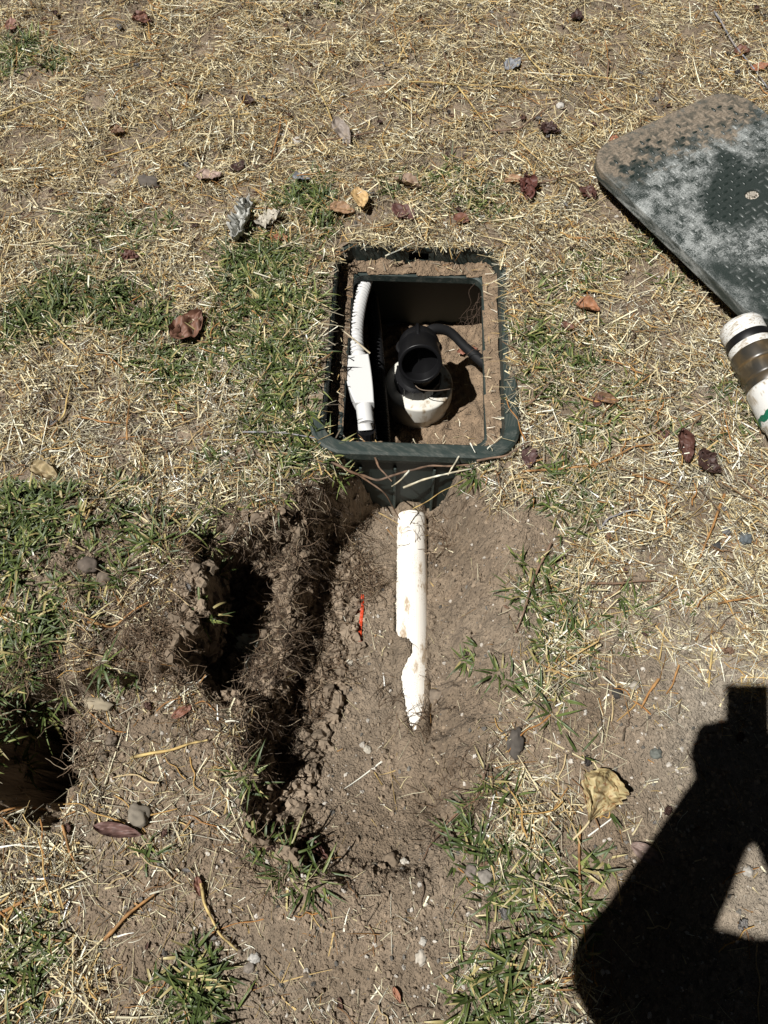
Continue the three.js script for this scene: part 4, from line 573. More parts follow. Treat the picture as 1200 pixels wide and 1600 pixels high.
const RUN = [
  [[[905, 1290], [906, 1390], [912, 1450], [916, 1490]], .0026, 'orange', 'long upright orange stem leading down from the yellow leaf into the shadow'],
  [[[1028, 1062], [1012, 1085], [1000, 1108]], .003, 'orange', 'short orange stem on bare soil above the left of the shadow'],
  [[[1060, 1040], [1050, 1070], [1040, 1085]], .0022, 'orange', 'thin orange stem right beside the short orange stem above the shadow'],
  [[[1110, 1020], [1106, 1075]], .0025, 'gold', 'straight golden stem pointing down at the black block of shadow'],
  [[[1130, 775], [1118, 805], [1100, 850], [1090, 875]], .0032, 'orange', 'forked red orange stem below the dark curled leaves'],
  [[[1160, 750], [1175, 768], [1200, 785]], .003, 'brown', 'red brown twig cut by the right edge below the coupling'],
  [[[985, 745], [1010, 752], [1045, 760]], .0028, 'orange', 'orange stem lying level left of the dark curled leaves'],
  [[[815, 740], [870, 735], [930, 730], [990, 700], [1040, 695]], .0028, 'orange', 'long orange stem running right from the front corner of the box'],
  [[[935, 830], [950, 812], [975, 802], [1010, 800]], .0026, 'grey', 'bent grey twig on straw right of the trench'],
  [[[915, 915], [965, 914], [1025, 910]], .0026, 'brown', 'level brown stem right of the buried pipe'],
  [[[1120, 945], [1160, 938], [1200, 928]], .0025, 'orange', 'level orange stem cut by the right edge above the shadow'],
  [[[860, 850], [845, 880], [825, 930], [805, 990]], .003, 'brown', 'dark leaning stem along the right rim of the trench'],
  [[[762, 1195], [745, 1245], [700, 1285], [672, 1320], [660, 1345]], .0024, 'brown', 'long brown stem slanting across the lower right of the trench'],
  [[[518, 722, -.004], [550, 738, -.012], [590, 750, -.03], [630, 738, -.02], [670, 728, -.01], [735, 726, -.004]], .0033, 'brown', 'thick brown runner hanging across the front of the valve box', .0],
  [[[630, 762, -.035], [660, 750, -.025], [700, 740, -.012], [740, 732, -.004]], .0028, 'pale', 'pale forked runner just below the thick brown runner at the box', 0],
  [[[645, 795, -.14], [690, 768, -.07], [728, 748, -.02]], .0013, 'gold', 'thin golden stem leaning on the lower front wall of the box', 0],
  [[[205, 1185], [270, 1172], [325, 1157]], .0034, 'gold', 'straight golden straw stalk on bare soil left of the trench'],
  [[[165, 1468], [200, 1430], [242, 1398]], .0036, 'orange', 'straight orange stalk on bare soil at the lower left'],
  [[[315, 1380], [320, 1410], [345, 1460], [372, 1485]], .003, 'gold', 'bent tan runner on soil at the bottom left of the trench'],
  [[[0, 1372], [60, 1370], [130, 1378]], .002, 'dark', 'thin dark twig lying level near the lower left edge'],
  [[[0, 1430], [45, 1405], [80, 1380]], .003, 'orange', 'orange stem on straw at the lower left edge'],
  [[[0, 1245], [14, 1275], [28, 1300]], .003, 'orange', 'short orange stem below the dark pit at the left edge'],
  [[[100, 1290], [110, 1325], [120, 1345]], .0028, 'orange', 'short orange stem right of the dark pit'],
  [[[130, 820], [160, 800], [200, 780]], .0022, 'gold', 'pale gold stalk lying above the turf slab'],
  [[[140, 975], [175, 980], [215, 955], [232, 940]], .0028, 'orange', 'orange stem bridging the top of the turf slab'],
  [[[60, 690], [100, 650], [115, 600]], .0026, 'gold', 'golden curved stem on straw left of the curled leaf'],
  [[[125, 655], [160, 662], [190, 665]], .0026, 'orange', 'short orange stem on the straw left of the grass patches'],
  [[[200, 690], [203, 650], [205, 630]], .0024, 'orange', 'upright orange stem on the straw at middle left'],
  [[[380, 680], [440, 680], [500, 690]], .0022, 'grey', 'long grey stem among grass left of the box'],
  [[[330, 120], [300, 160], [260, 130], [230, 105]], .0024, 'gold', 'golden runner arching across the straw at the upper left'],
  [[[285, 170], [330, 185], [390, 185]], .0024, 'gold', 'level golden runner under the arching one at the upper left'],
  [[[440, 190], [430, 230], [425, 255]], .0028, 'orange', 'orange stem left of the grey leaf near the top'],
  [[[400, 270], [440, 240], [500, 225], [560, 215], [600, 210]], .0026, 'brown', 'long brown runner passing under the grey leaf'],
  [[[260, 180], [270, 200], [265, 225]], .0026, 'brown', 'short dark stem in bare soil at the upper left'],
  [[[150, 255], [190, 240], [225, 225]], .0024, 'gold', 'golden stem on thick straw at the upper left'],
  [[[715, 140], [745, 180], [765, 205]], .0028, 'gold', 'bright golden stem leaning right in the upper middle'],
  [[[765, 208], [810, 205], [850, 175], [870, 160]], .0026, 'brown', 'curving brown stem joining the golden stem in the upper middle'],
  [[[690, 80], [700, 110], [692, 150]], .0028, 'brown', 'upright brown runner in the upper middle'],
  [[[600, 140], [640, 175], [670, 200]], .0024, 'gold', 'thin gold runner slanting down near the top centre'],
  [[[640, 135], [720, 138], [780, 140], [870, 143]], .0024, 'gold', 'long level golden runner across the upper middle'],
  [[[800, 60], [830, 100], [860, 130], [905, 130]], .0024, 'gold', 'gold runner sweeping down right near the top'],
  [[[950, 100], [948, 130], [960, 160], [975, 180]], .0026, 'brown', 'red brown stem above the upper left edge of the lid'],
  [[[1040, 120], [1030, 150], [1035, 168]], .0022, 'brown', 'short dark stem touching the top edge of the lid'],
  [[[1115, 20], [1135, 60], [1165, 100], [1198, 142]], .0030, 'grey', 'long straight grey twig above the lid at the upper right'],
  [[[860, 120], [900, 122], [960, 128], [1000, 140]], .0024, 'gold', 'gold runner left of the long grey twig'],
  [[[840, 290], [880, 280], [930, 268]], .0024, 'brown', 'brown stem left of the lid corner'],
  [[[895, 378], [940, 378], [985, 382]], .0024, 'orange', 'level orange stem below the lid corner'],
  [[[900, 455], [940, 462], [975, 470]], .0024, 'gold', 'level gold stem right of the box and below the lid'],
  [[[900, 620], [930, 630], [965, 628], [1010, 632], [1050, 625]], .0026, 'orange', 'wavy orange runner between box and coupling'],
  [[[965, 690], [1005, 685], [1045, 670]], .0024, 'gold', 'gold stem left of the dark curled leaves'],
  [[[820, 640], [860, 600], [880, 585]], .0024, 'brown', 'brown stem beside the right wall of the box'],
  [[[602, 400, .004], [625, 390, .014], [648, 378, .02]], .0022, 'pale', 'pale stem lying over the back rim of the box', 0],
  [[[585, 712, -.004], [592, 730, -.012], [612, 752, -.03]], .0028, 'brown', 'knobbly brown stub hanging over the left of the front rim', 0],
  [[[722, 702, .006], [712, 722, .004], [700, 742, -.014]], .0026, 'pale', 'pale stub standing up at the right of the front rim', 0],
  [[[560, 742, -.012], [600, 770, -.05], [625, 812, -.15]], .0022, 'brown', 'brown root hanging down the front wall of the box at left', 0],
  [[[640, 735, -.015], [628, 748, -.03], [612, 760, -.045]], .0024, 'pale', 'short pale twig crossing the brown runner at the box', 0],
  [[[760, 735, .004], [738, 760, -.03], [718, 790, -.09]], .0022, 'gold', 'dry tan stem hanging at the right of the front wall', 0],
  [[[745, 720, .006], [790, 712, .012], [830, 690, .012]], .0028, 'brown', 'brown stem along the right front corner of the box', 0],
  [[[520, 195], [505, 160], [490, 130]], .0024, 'gold', 'gold stem above the grey leaf near the top'],
  [[[0, 190], [40, 170], [80, 160]], .0024, 'gold', 'gold stem at the left edge near the top'],
];
for (const [pts, r, c, label, level] of RUN) runner(pts, r, c, label, level ?? null);
{ // the stalk lying over the white conduit, from the ledge
  const a = G(530, 512, -0.03), b = G(578, 552, -0.064); tag(solo(sweep([a, a.clone().lerp(b, 0.5).add(V(0, 0.002, 0)), b], (t) => mix(0.0016, 0.0022, t), 12, 6), std(0.55, 0.47, 0.33)), 'straw_stalk', 'single straw stalk lying over the white ribbed conduit', 'stem', 'dry stems on the ground');
  const rnd = rngOf(71), gs = []; for (let i = 0; i < 15; i++) { const p = G(rr(742, 760, rnd), rr(440, 520, rnd), -0.06), pts = [p]; for (let k = 0; k < 5; k++) pts.push(pts.at(-1).clone().add(V(rr(-0.018, 0.010, rnd), rr(-0.028, -0.004, rnd), rr(-0.014, 0.018, rnd)))); gs.push(sweep(pts, 0.00045, 16, 4)); }
  const h = solo(mergeGeometries(gs), std(0.10, 0.065, 0.045)); tag(h, 'hanging_roots', 'wiry dark roots hanging inside the right wall of the box', 'roots', null, 'stuff');
}

// ---------------------------------------------------------------- fallen leaves
const leafRnd = rngOf(83);
function leafGeo(L, W, o) {
  const nu = o.fine ? 60 : 24, nv = o.fine ? 32 : 10, pos = [], col = [], idx = [], s0 = o.seed ?? leafRnd() * 50;
  for (let i = 0; i <= nu; i++) for (let j = 0; j <= nv; j++) {
    const t = i / nu, s = j / nv * 2 - 1; let w = W * 0.5 * Math.pow(Math.sin(Math.PI * Math.pow(t, o.tip ?? 0.85)), o.sharp ?? 0.8) * (1 + (o.jag ?? 0.06) * n2(t * 9 + s0, s > 0 ? 3 : 9)); if (o.lobes) w *= 1 + 0.35 * Math.cos(t * o.lobes * 6.283);
    let x = (t - 0.5) * L, z = s * w, y = 0;
    y += (o.fold ?? 0.3) * Math.abs(s) * w + (o.bump ?? 0.12) * L * 0.5 * n2(t * 2.4 + s0, s * 1.5) + 0.03 * L * n2(t * 7 + s0, s * 4);
    if (o.curl) { const k = o.curl, a = x * k / L; const R0 = L / k; x = Math.sin(a) * (R0 + 0) ; y += R0 * (1 - Math.cos(a)); }
    if (o.roll) { const a = (z / (W * 0.5)) * o.roll, R1 = W * 0.5 / o.roll; y += R1 * (1 - Math.cos(a)); z = R1 * Math.sin(a); }
    if (o.crumple) { x += o.crumple * L * n3(t * 4 + s0, s * 2, 1); z += o.crumple * L * n3(t * 4, s * 2 + s0, 5); y += o.crumple * L * (0.6 + n3(t * 5 + s0, s * 3, 9)); }
    pos.push(x, y, z);
    const rib = Math.exp(-((s * w / (W * 0.06)) ** 2)) * (o.rib ?? 0.3), blot = 0.9 + 0.45 * fbm(t * 5 + s0, s * 2.5, 4), k = blot * (1 - rib * 0.5);
    const sp = sst(0.25, 0.5, o.fine ? n2(t * 9 + s0, s * 4) * 0.6 + 0.5 * n2(t * 26 + s0, s * 11) : n2(t * 11 + s0, s * 5)) * (o.spot ?? 0.15); const c1 = o.c, c2 = o.c2 ?? o.c.map((v) => v * 0.55); col.push(...c1.map((v, q) => mix(v, c2[q], clamp(sp + (o.grad ?? 0) * clamp(0.5 + fbm(t * 3 + s0, s)))) * k));
  }
  for (let i = 0; i < nu; i++) for (let j = 0; j < nv; j++) { const a = i * (nv + 1) + j, b = a + nv + 1; idx.push(a, b, a + 1, a + 1, b, b + 1); }
  const g = new THREE.BufferGeometry(); g.setAttribute('position', new THREE.Float32BufferAttribute(pos, 3)); g.setAttribute('color', new THREE.Float32BufferAttribute(col, 3)); g.setIndex(idx); g.computeVertexNormals(); return g;
}
const LEAF = new THREE.MeshStandardMaterial({ vertexColors: true, roughness: 0.6, side: THREE.DoubleSide });
{ const rnd = rngOf(131), A = leafGeo(1, 0.7, { c: [1, 1, 1], crumple: .16, seed: 3, jag: .4 }), B = leafGeo(1, 0.5, { c: [1, 1, 1], roll: 1.2, curl: .8, seed: 8, jag: .3 }), lists = [[], []], g = new THREE.Group(); tag(g, 'leaf_scraps', 'tiny dark curled leaf scraps strewn over the lawn', 'leaf litter', null, 'stuff');
  for (let i = 0; i < 620; i++) { const [x, z] = inView(0.05); if (LIDBLOCK(x, z) || overBox(x, z, 0.02) || surf(x, z) < -0.03) continue; const up = sst(-0.9, -1.7, z) * 0.7 + 0.3; if (rnd() > up) continue; const L = rr(0.006, 0.019, rnd), c = [[0.06, 0.028, 0.02], [0.10, 0.05, 0.035], [0.035, 0.028, 0.024], [0.17, 0.10, 0.06], [0.17, 0.16, 0.15]][Math.floor(rnd() * 5)]; lists[i & 1].push({ m: new THREE.Matrix4().compose(V(x, surf(x, z) + rr(0.004, 0.018, rnd) * (0.3 + strawDensity(x, z)), z), slopeQ(x, z, rnd() * 6.28), V(L, L, L)), c }); }
  const m = new THREE.MeshStandardMaterial({ vertexColors: true, roughness: 0.7, side: THREE.DoubleSide }); instanced('scraps', A, m, lists[0], g); instanced('scraps', B, m, lists[1], g); }
const stemM = { pale: std(0.6, 0.5, 0.3, 0.7), dark: std(0.12, 0.07, 0.04, 0.8) };
// [px, py, length px, width px, angle in the picture, lift, options, label]
const tan = [0.42, 0.29, 0.17], maroon = [0.10, 0.042, 0.03], darkr = [0.055, 0.026, 0.02], pink = [0.40, 0.29, 0.24], grey = [0.27, 0.26, 0.26], rust = [0.30, 0.12, 0.06], brown = [0.20, 0.115, 0.065], redb = [0.17, 0.075, 0.05];
const LEAVES = [
  [936, 1245, 92, 70, 112, .010, { c: [0.50, 0.425, 0.225], c2: [0.27, 0.13, 0.045], spot: .95, grad: .4, fold: .45, bump: .16, rib: 1.2, curl: -0.5, seed: 4, fine: 1, tip: 0.72, jag: .12, sharp: 1.25 }, 'large yellow brown spotted leaf on bare soil left of the shadow', 'pale'],
  [327, 281, 42, 24, -8, .006, { c: pink, curl: .6 }, 'flat pinkish tan leaf on straw at the upper left'],
  [373, 268, 28, 14, -30, .006, { c: darkr, curl: 1.2 }, 'small dark curled leaf beside the pinkish tan leaf'],
  [535, 211, 46, 22, 58, .006, { c: [0.30, 0.25, 0.21], fold: .6, curl: .5 }, 'folded grey brown leaf above the valve box near the top'],
  [533, 330, 44, 19, 8, .010, { c: [0.33, 0.20, 0.11], roll: .5 }, 'tan brown leaf behind the back rim of the box'],
  [562, 317, 34, 25, 70, .012, { c: [0.55, 0.37, 0.17], fold: .4, curl: .6 }, 'golden tan leaf touching the tan brown leaf behind the box'],
  [636, 292, 44, 18, 12, .008, { c: [0.26, 0.17, 0.11], roll: .6 }, 'brown leaf lying in grass straight behind the box'],
  [294, 516, 64, 36, -40, .012, { c: [0.20, 0.10, 0.065], curl: .9, bump: .3 }, 'large curled red brown leaf in grass left of the box'],
  [380, 352, 62, 24, -66, .004, { c: [0.58, 0.58, 0.54], c2: [0.33, 0.33, 0.30], jag: .9, crumple: .035, bump: .3, roll: .7, fine: 1, spot: .5, fold: .5 }, 'crumpled pale grey dead leaf in straw left of the box back'],
  [424, 350, 42, 22, -10, .010, { c: [0.50, 0.46, 0.38], jag: .5, crumple: .1, curl: 1.4 }, 'curled pale leaf right beside the crumpled grey one'],
  [440, 374, 26, 14, 10, .006, { c: rust, curl: .8 }, 'small rust leaf below the crumpled grey leaf'],
  [70, 740, 46, 34, 25, .014, { c: [0.42, 0.34, 0.19], c2: [0.16, 0.08, 0.04], grad: .3, roll: 1.3, bump: .2 }, 'rolled up tan leaf on straw at the left edge'],
  [185, 1298, 78, 26, 10, .006, { c: [0.17, 0.095, 0.08], roll: .8, fold: .5 }, 'long maroon leaf beside a soil lump at the lower left'],
  [488, 1328, 58, 24, 38, .010, { c: [0.12, 0.05, 0.035], roll: .9, curl: .5 }, 'dark red brown leaf at the lower left end of the trench'],
  [826, 716, 36, 24, 86, .006, { c: [0.10, 0.055, 0.05], jag: .3, fold: .4 }, 'dark maroon leaf on straw right of the box front'],
  [1066, 702, 52, 26, 78, .010, { c: maroon, roll: 1.1, curl: .6, crumple: .06 }, 'dark brown curled leaf left of the grass tuft by the coupling'],
  [1102, 728, 46, 28, 40, .010, { c: darkr, crumple: .1, curl: 1 }, 'blackish crumpled leaf right of the dark brown curled one'],
  [917, 484, 40, 18, 6, .008, { c: [0.34, 0.155, 0.075], roll: .9 }, 'orange brown curled leaf right of the box'],
  [945, 624, 44, 18, 15, .006, { c: brown, roll: .8 }, 'brown rolled leaf on straw between box and coupling'],
  [800, 103, 30, 18, -35, .008, { c: [0.26, 0.27, 0.29], curl: .5 }, 'bluish grey leaf on straw near the top'],
  [474, 282, 34, 14, 0, .006, { c: [0.20, 0.21, 0.22], curl: .3 }, 'bluish grey leaf in straw behind the box at left'],
  [222, 36, 28, 20, 20, .010, { c: redb, crumple: .12 }, 'crumpled red brown leaf near the top at the upper left'],
  [22, 47, 22, 18, 0, .006, { c: [0.30, 0.16, 0.12], curl: .8 }, 'small pinkish leaf at the upper left corner'],
  [388, 162, 22, 14, 10, .006, { c: darkr, curl: 1 }, 'tiny dark leaf on bare soil at the upper left'],
  [822, 296, 34, 28, 80, .010, { c: [0.11, 0.035, 0.025], crumple: .12 }, 'dark red crumpled leaf behind the right back corner of the box'],
  [803, 288, 34, 12, 5, .006, { c: [0.34, 0.2, 0.11], roll: .6 }, 'tan leaf touching the dark red crumpled leaf'],
  [918, 306, 26, 18, 30, .008, { c: [0.09, 0.035, 0.025], crumple: .12 }, 'dark red crumpled leaf left of the lid corner'],
  [630, 340, 42, 22, 30, .008, { c: [0.12, 0.055, 0.045], curl: .8 }, 'maroon leaf in grass behind the box'],
  [720, 346, 26, 18, 20, .008, { c: [0.2, 0.09, 0.06], curl: .9 }, 'small red brown leaf in grass behind the box'],
  [858, 206, 34, 16, 20, .008, { c: darkr, crumple: .1 }, 'blackish leaf on straw left of the lid'],
  [1158, 82, 24, 16, 20, .008, { c: redb, crumple: .08 }, 'red brown leaf above the lid'],
  [1185, 110, 28, 14, 10, .006, { c: rust, curl: .7 }, 'rust coloured leaf at the right edge above the lid'],
  [285, 1112, 40, 14, -30, .006, { c: [0.25, 0.11, 0.07], roll: .6 }, 'narrow rust leaf on soil below the dark hole'],
  [400, 1012, 38, 14, -6, .010, { c: [0.55, 0.57, 0.50], fold: .8, jag: .3 }, 'pale shredded leaf blade on the dark trench slope'],
  [205, 404, 26, 16, 0, .006, { c: [0.12, 0.05, 0.035], crumple: .1 }, 'dark brown crumpled leaf on straw at the left'],
  [184, 207, 26, 14, 20, .006, { c: brown, crumple: .08 }, 'brown leaf on thick straw at the upper left'],
  [1010, 1335, 60, 26, 35, .003, { c: [0.26, 0.19, 0.16], roll: .3 }, 'dull brown leaf pressed flat on soil beside the shadow edge'],
  [935, 625, 26, 14, -60, .008, { c: [0.1, 0.05, 0.04], curl: .8 }, 'small dark leaf on the brown rolled leaf'],
  [1035, 680, 24, 14, -20, .006, { c: maroon, curl: .8 }, 'small maroon leaf on straw left of the dark curled leaves'],
  [885, 515, 24, 12, 20, .006, { c: redb, curl: .6 }, 'small red brown leaf in grass right of the box'],
  [620, 1555, 30, 10, 65, .006, { c: [0.36, 0.17, 0.10], roll: .7 }, 'small orange brown leaf scrap at the bottom edge'],
  [900, 30, 20, 14, 10, .006, { c: darkr, crumple: .1 }, 'tiny blackish leaf near the top right of centre'],
  [960, 225, 20, 12, 10, .006, { c: rust, crumple: .1 }, 'tiny rust leaf just above the left corner of the lid'],
  [310, 1385, 34, 14, 80, .006, { c: [0.2, 0.09, 0.06], roll: .7 }, 'small red brown leaf upright on soil at the lower left'],
];
for (const [px, py, L, W, ang, lift, o, label, stem] of LEAVES) {
  const p0 = G(px, py); let h = surf(p0.x, p0.z); const p = G(px, py, h + lift); h = surf(p.x, p.z);
  // picture angle -> direction on the ground
  const a = ang * Math.PI / 180, e = G(px + Math.cos(a) * L / 2, py + Math.sin(a) * L / 2, h + lift).sub(p), f = G(px - Math.sin(a) * W / 2, py + Math.cos(a) * W / 2, h + lift).sub(p);
  const len = e.length() * 2, wid = f.length() * 2, g = leafGeo(len, wid, o), t = new THREE.Group();
  g.computeBoundingBox(); g.translate(0, -g.boundingBox.min.y * 0.8, 0);
  t.position.set(p.x, h + lift * 0.6 + 0.011 * strawDensity(p.x, p.z), p.z); t.quaternion.copy(slopeQ(p.x, p.z, Math.atan2(-e.z, e.x)));
  tag(t, 'fallen_leaf', label, 'leaf', 'fallen leaves'); part('leaf_blade', g, LEAF, t);
  if (stem) part('leaf_stalk', sweep([V(len * 0.45, 0.004, 0), V(len * 0.62, 0.002, 0.004), V(len * 0.85, -0.004, 0.012)], 0.0018, 10, 6), stemM[stem], t);
}
{ // leaf scraps on the floor of the box
  const p = G(730, 550, -0.262), g = leafGeo(0.055, 0.022, { c: [0.30, 0.12, 0.075], curl: .5, jag: .3, seed: 9 }), t = new THREE.Group(); t.position.set(p.x, boxFloorY(p.x, p.z) + 0.006, p.z); t.rotation.y = 0.2; tag(t, 'fallen_leaf', 'red brown leaf scrap on the floor inside the valve box', 'leaf', 'fallen leaves'); part('leaf_blade', g, LEAF, t);
}

// ---------------------------------------------------------------- stones
const STONES = [
  [218, 1274, 20, 15, [0.27, 0.235, 0.185], 'tan soil lump beside the long maroon leaf'], [805, 1162, 14, 22, [0.115, 0.10, 0.085], 'dark grey stone on the right rim of the trench'], [682, 1087, 16, 12, [0.25, 0.2, 0.15], 'tan stone touching the lower end of the white pipe'],
  [1163, 843, 10, 9, [0.13, 0.15, 0.16], 'round blue grey pebble on straw at the right'], [1132, 832, 7, 6, [0.15, 0.15, 0.15], 'small dark pebble left of the blue grey pebble'], [1118, 855, 7, 7, [0.06, 0.06, 0.06], 'black pebble below the small dark one at the right'],
  [757, 1372, 12, 11, [0.33, 0.30, 0.26], 'grey stone in grass at the lower right end of the trench'], [738, 1362, 11, 10, [0.25, 0.21, 0.18], 'brown stone left of the grey stone in the grass'], [610, 1345, 13, 11, [0.26, 0.20, 0.14], 'tan stone sunk in the lower trench floor'], [631, 1346, 6, 5, [0.6, 0.56, 0.48], 'white pebble right of the tan stone in the trench'],
  [657, 1497, 9, 10, [0.55, 0.5, 0.42], 'pale pebble on bare soil below the trench'], [398, 1497, 9, 7, [0.52, 0.5, 0.46], 'pale angular pebble at the bottom left of centre'], [390, 1512, 9, 7, [0.28, 0.24, 0.2], 'tan pebble below the pale angular pebble'], [837, 1375, 10, 9, [0.33, 0.27, 0.22], 'reddish tan stone in the grass right of the trench end'],
  [574, 1170, 7, 6, [0.5, 0.46, 0.38], 'pale pebble on the middle of the trench floor'], [566, 1163, 5, 5, [0.5, 0.46, 0.4], 'small pale pebble above left of the trench floor pebble'], [547, 1034, 6, 5, [0.5, 0.46, 0.38], 'pale pebble below the orange red strip'], [661, 1471, 6, 6, [0.55, 0.52, 0.46], 'small white pebble above the pale pebble below the trench'],
  [175, 1158, 10, 9, [0.2, 0.16, 0.12], 'brown soil lump right of the dark pit'], [160, 1180, 8, 8, [0.22, 0.18, 0.13], 'smaller brown lump below the brown soil lump by the pit'], [155, 1102, 26, 10, [0.40, 0.34, 0.24], 'pale flat stone embedded under the turf slab'], [990, 1073, 8, 7, [0.42, 0.38, 0.32], 'pale pebble on bare soil above the shadow'], [963, 1083, 9, 9, [0.05, 0.045, 0.04], 'black pebble left of the pale pebble above the shadow'], [1025, 1178, 9, 8, [0.16, 0.17, 0.15], 'greenish grey pebble sunk in soil beside the shadow'], [1168, 1361, 8, 7, [0.45, 0.42, 0.37], 'pale pebble in the sunlit gap inside the shadow'], [235, 290, 20, 11, [0.14, 0.12, 0.10], 'dark soil lump on bare ground at the upper left'], [180, 290, 9, 7, [0.45, 0.38, 0.26], 'tan pebble at the upper left'], [145, 890, 17, 13, [0.15, 0.12, 0.095], 'dark soil lump on the turf slab'], [163, 905, 13, 11, [0.17, 0.135, 0.1], 'rounded soil lump right of the dark lump on the turf slab'], [465, 226, 8, 6, [0.6, 0.56, 0.5], 'white pebble near the grey brown leaf'], [875, 168, 6, 6, [0.6, 0.57, 0.52], 'small white pebble above the lid corner'],
];
const STONEV = new THREE.MeshStandardMaterial({ vertexColors: true, roughness: 0.92 });
STONES.forEach(([px, py, a, b, c, label], i) => {
  const p0 = G(px, py), h = surf(p0.x, p0.z), p = G(px, py, h), d = p.distanceTo(camera.position), rx = a / FPX * d * 0.85, rz = b / FPX * d * 0.95, ry = Math.min(rx, rz) * 0.75;
  const g = mergeVertices(new THREE.IcosahedronGeometry(1, 3).deleteAttribute('uv').deleteAttribute('normal')), q = g.attributes.position, col = [];
  for (let k = 0; k < q.count; k++) { const v = V().fromBufferAttribute(q, k), s = 1 + 0.28 * n3(v.x * 1.1 + i * 3, v.y * 1.1, v.z * 1.1) + 0.09 * n3(v.x * 4 + i, v.y * 4, v.z * 4); q.setXYZ(k, v.x * s * rx, v.y * s * ry, v.z * s * rz); const m = 1 + 0.3 * n3(v.x * 3 + i, v.y * 3, v.z * 3) + 0.25 * n3(v.x * 9, v.y * 9 + i, v.z * 9); col.push(c[0] * m * 0.8, c[1] * m * 0.8, c[2] * m * 0.8); }
  g.setAttribute('color', new THREE.Float32BufferAttribute(col, 3)); g.computeVertexNormals();
  const m = solo(g, STONEV); m.position.set(p.x, surf(p.x, p.z) + ry * 0.35 + 0.007 * strawDensity(p.x, p.z), p.z); m.rotation.y = (i * 1.7) % 1.2 - 0.6; tag(m, /lump/.test(label) ? 'soil_lump' : 'pebble', label, /lump/.test(label) ? 'soil lump' : 'stone', 'stones and lumps on the ground');
});

// ---------------------------------------------------------------- the photographer, whose shadow falls into the picture
const cp = Math.cos(PITCH), sp = Math.sin(PITCH);
const PH = (x, u, n) => V(x, CAM_H + u * cp + n * sp, -u * sp + n * cp);   // x across, u up along the phone, n towards its holder
{
  const ph = new THREE.Group(); ph.position.copy(PH(-0.0175, -0.055, 0.009)); ph.rotation.x = -PITCH;
  tag(ph, 'phone', 'dark phone held out over the trench by the photographer', 'phone');
  part('phone_body', new RoundedBoxGeometry(0.075, 0.15, 0.008, 3, 0.0035), std(0.03, 0.03, 0.035, 0.4), ph);
  part('screen', new THREE.BoxGeometry(0.069, 0.144, 0.0006).translate(0, 0, 0.0044), std(0.008, 0.008, 0.01, 0.15), ph);
}
function mesher(bones, min, size, cell, k, paint) {
  const n = Math.ceil(size / cell), mc = new MarchingCubes(n, std(1, 1, 1), false, false, 400000); mc.isolation = 0; mc.reset();
  const half = n / 2, ctr = min.clone().addScalar(size / 2), a = V(0, 0, 0), B = bones.map((b) => { const d = b[1].clone().sub(b[0]); return { p: b[0], d, l: d.lengthSq() || 1e-9, r0: b[2], r1: b[3], k: b[4] ?? k }; });
  for (let z = 0; z < n; z++) for (let y = 0; y < n; y++) for (let x = 0; x < n; x++) {
    const px = ctr.x + (x - half) / half * size / 2, py = ctr.y + (y - half) / half * size / 2, pz = ctr.z + (z - half) / half * size / 2; let D = 1;
    for (const b of B) { const ex = px - b.p.x, ey = py - b.p.y, ez = pz - b.p.z, t = clamp((ex * b.d.x + ey * b.d.y + ez * b.d.z) / b.l), d = Math.hypot(ex - b.d.x * t, ey - b.d.y * t, ez - b.d.z * t) - mix(b.r0, b.r1, t); if (d > D + b.k) continue; const h = Math.max(b.k - Math.abs(D - d), 0) / b.k; D = Math.min(D, d) - h * h * b.k * 0.25; }
    mc.field[x + y * n + z * n * n] = -D;
  }
  mc.update();
  const c = mc.count, pos = new Float32Array(c * 3), nor = new Float32Array(c * 3), col = new Float32Array(c * 3);
  for (let i = 0; i < c; i++) { for (let q = 0; q < 3; q++) { pos[i * 3 + q] = mc.positionArray[i * 3 + q] * size / 2 + ctr.getComponent(q); nor[i * 3 + q] = mc.normalArray[i * 3 + q]; } col.set(paint(pos[i * 3], pos[i * 3 + 1], pos[i * 3 + 2]), i * 3); }
  const g = new THREE.BufferGeometry(); g.setAttribute('position', new THREE.BufferAttribute(pos, 3)); g.setAttribute('color', new THREE.BufferAttribute(col, 3)); const m = mergeVertices(g, 1e-4); m.computeVertexNormals(); return m;
}
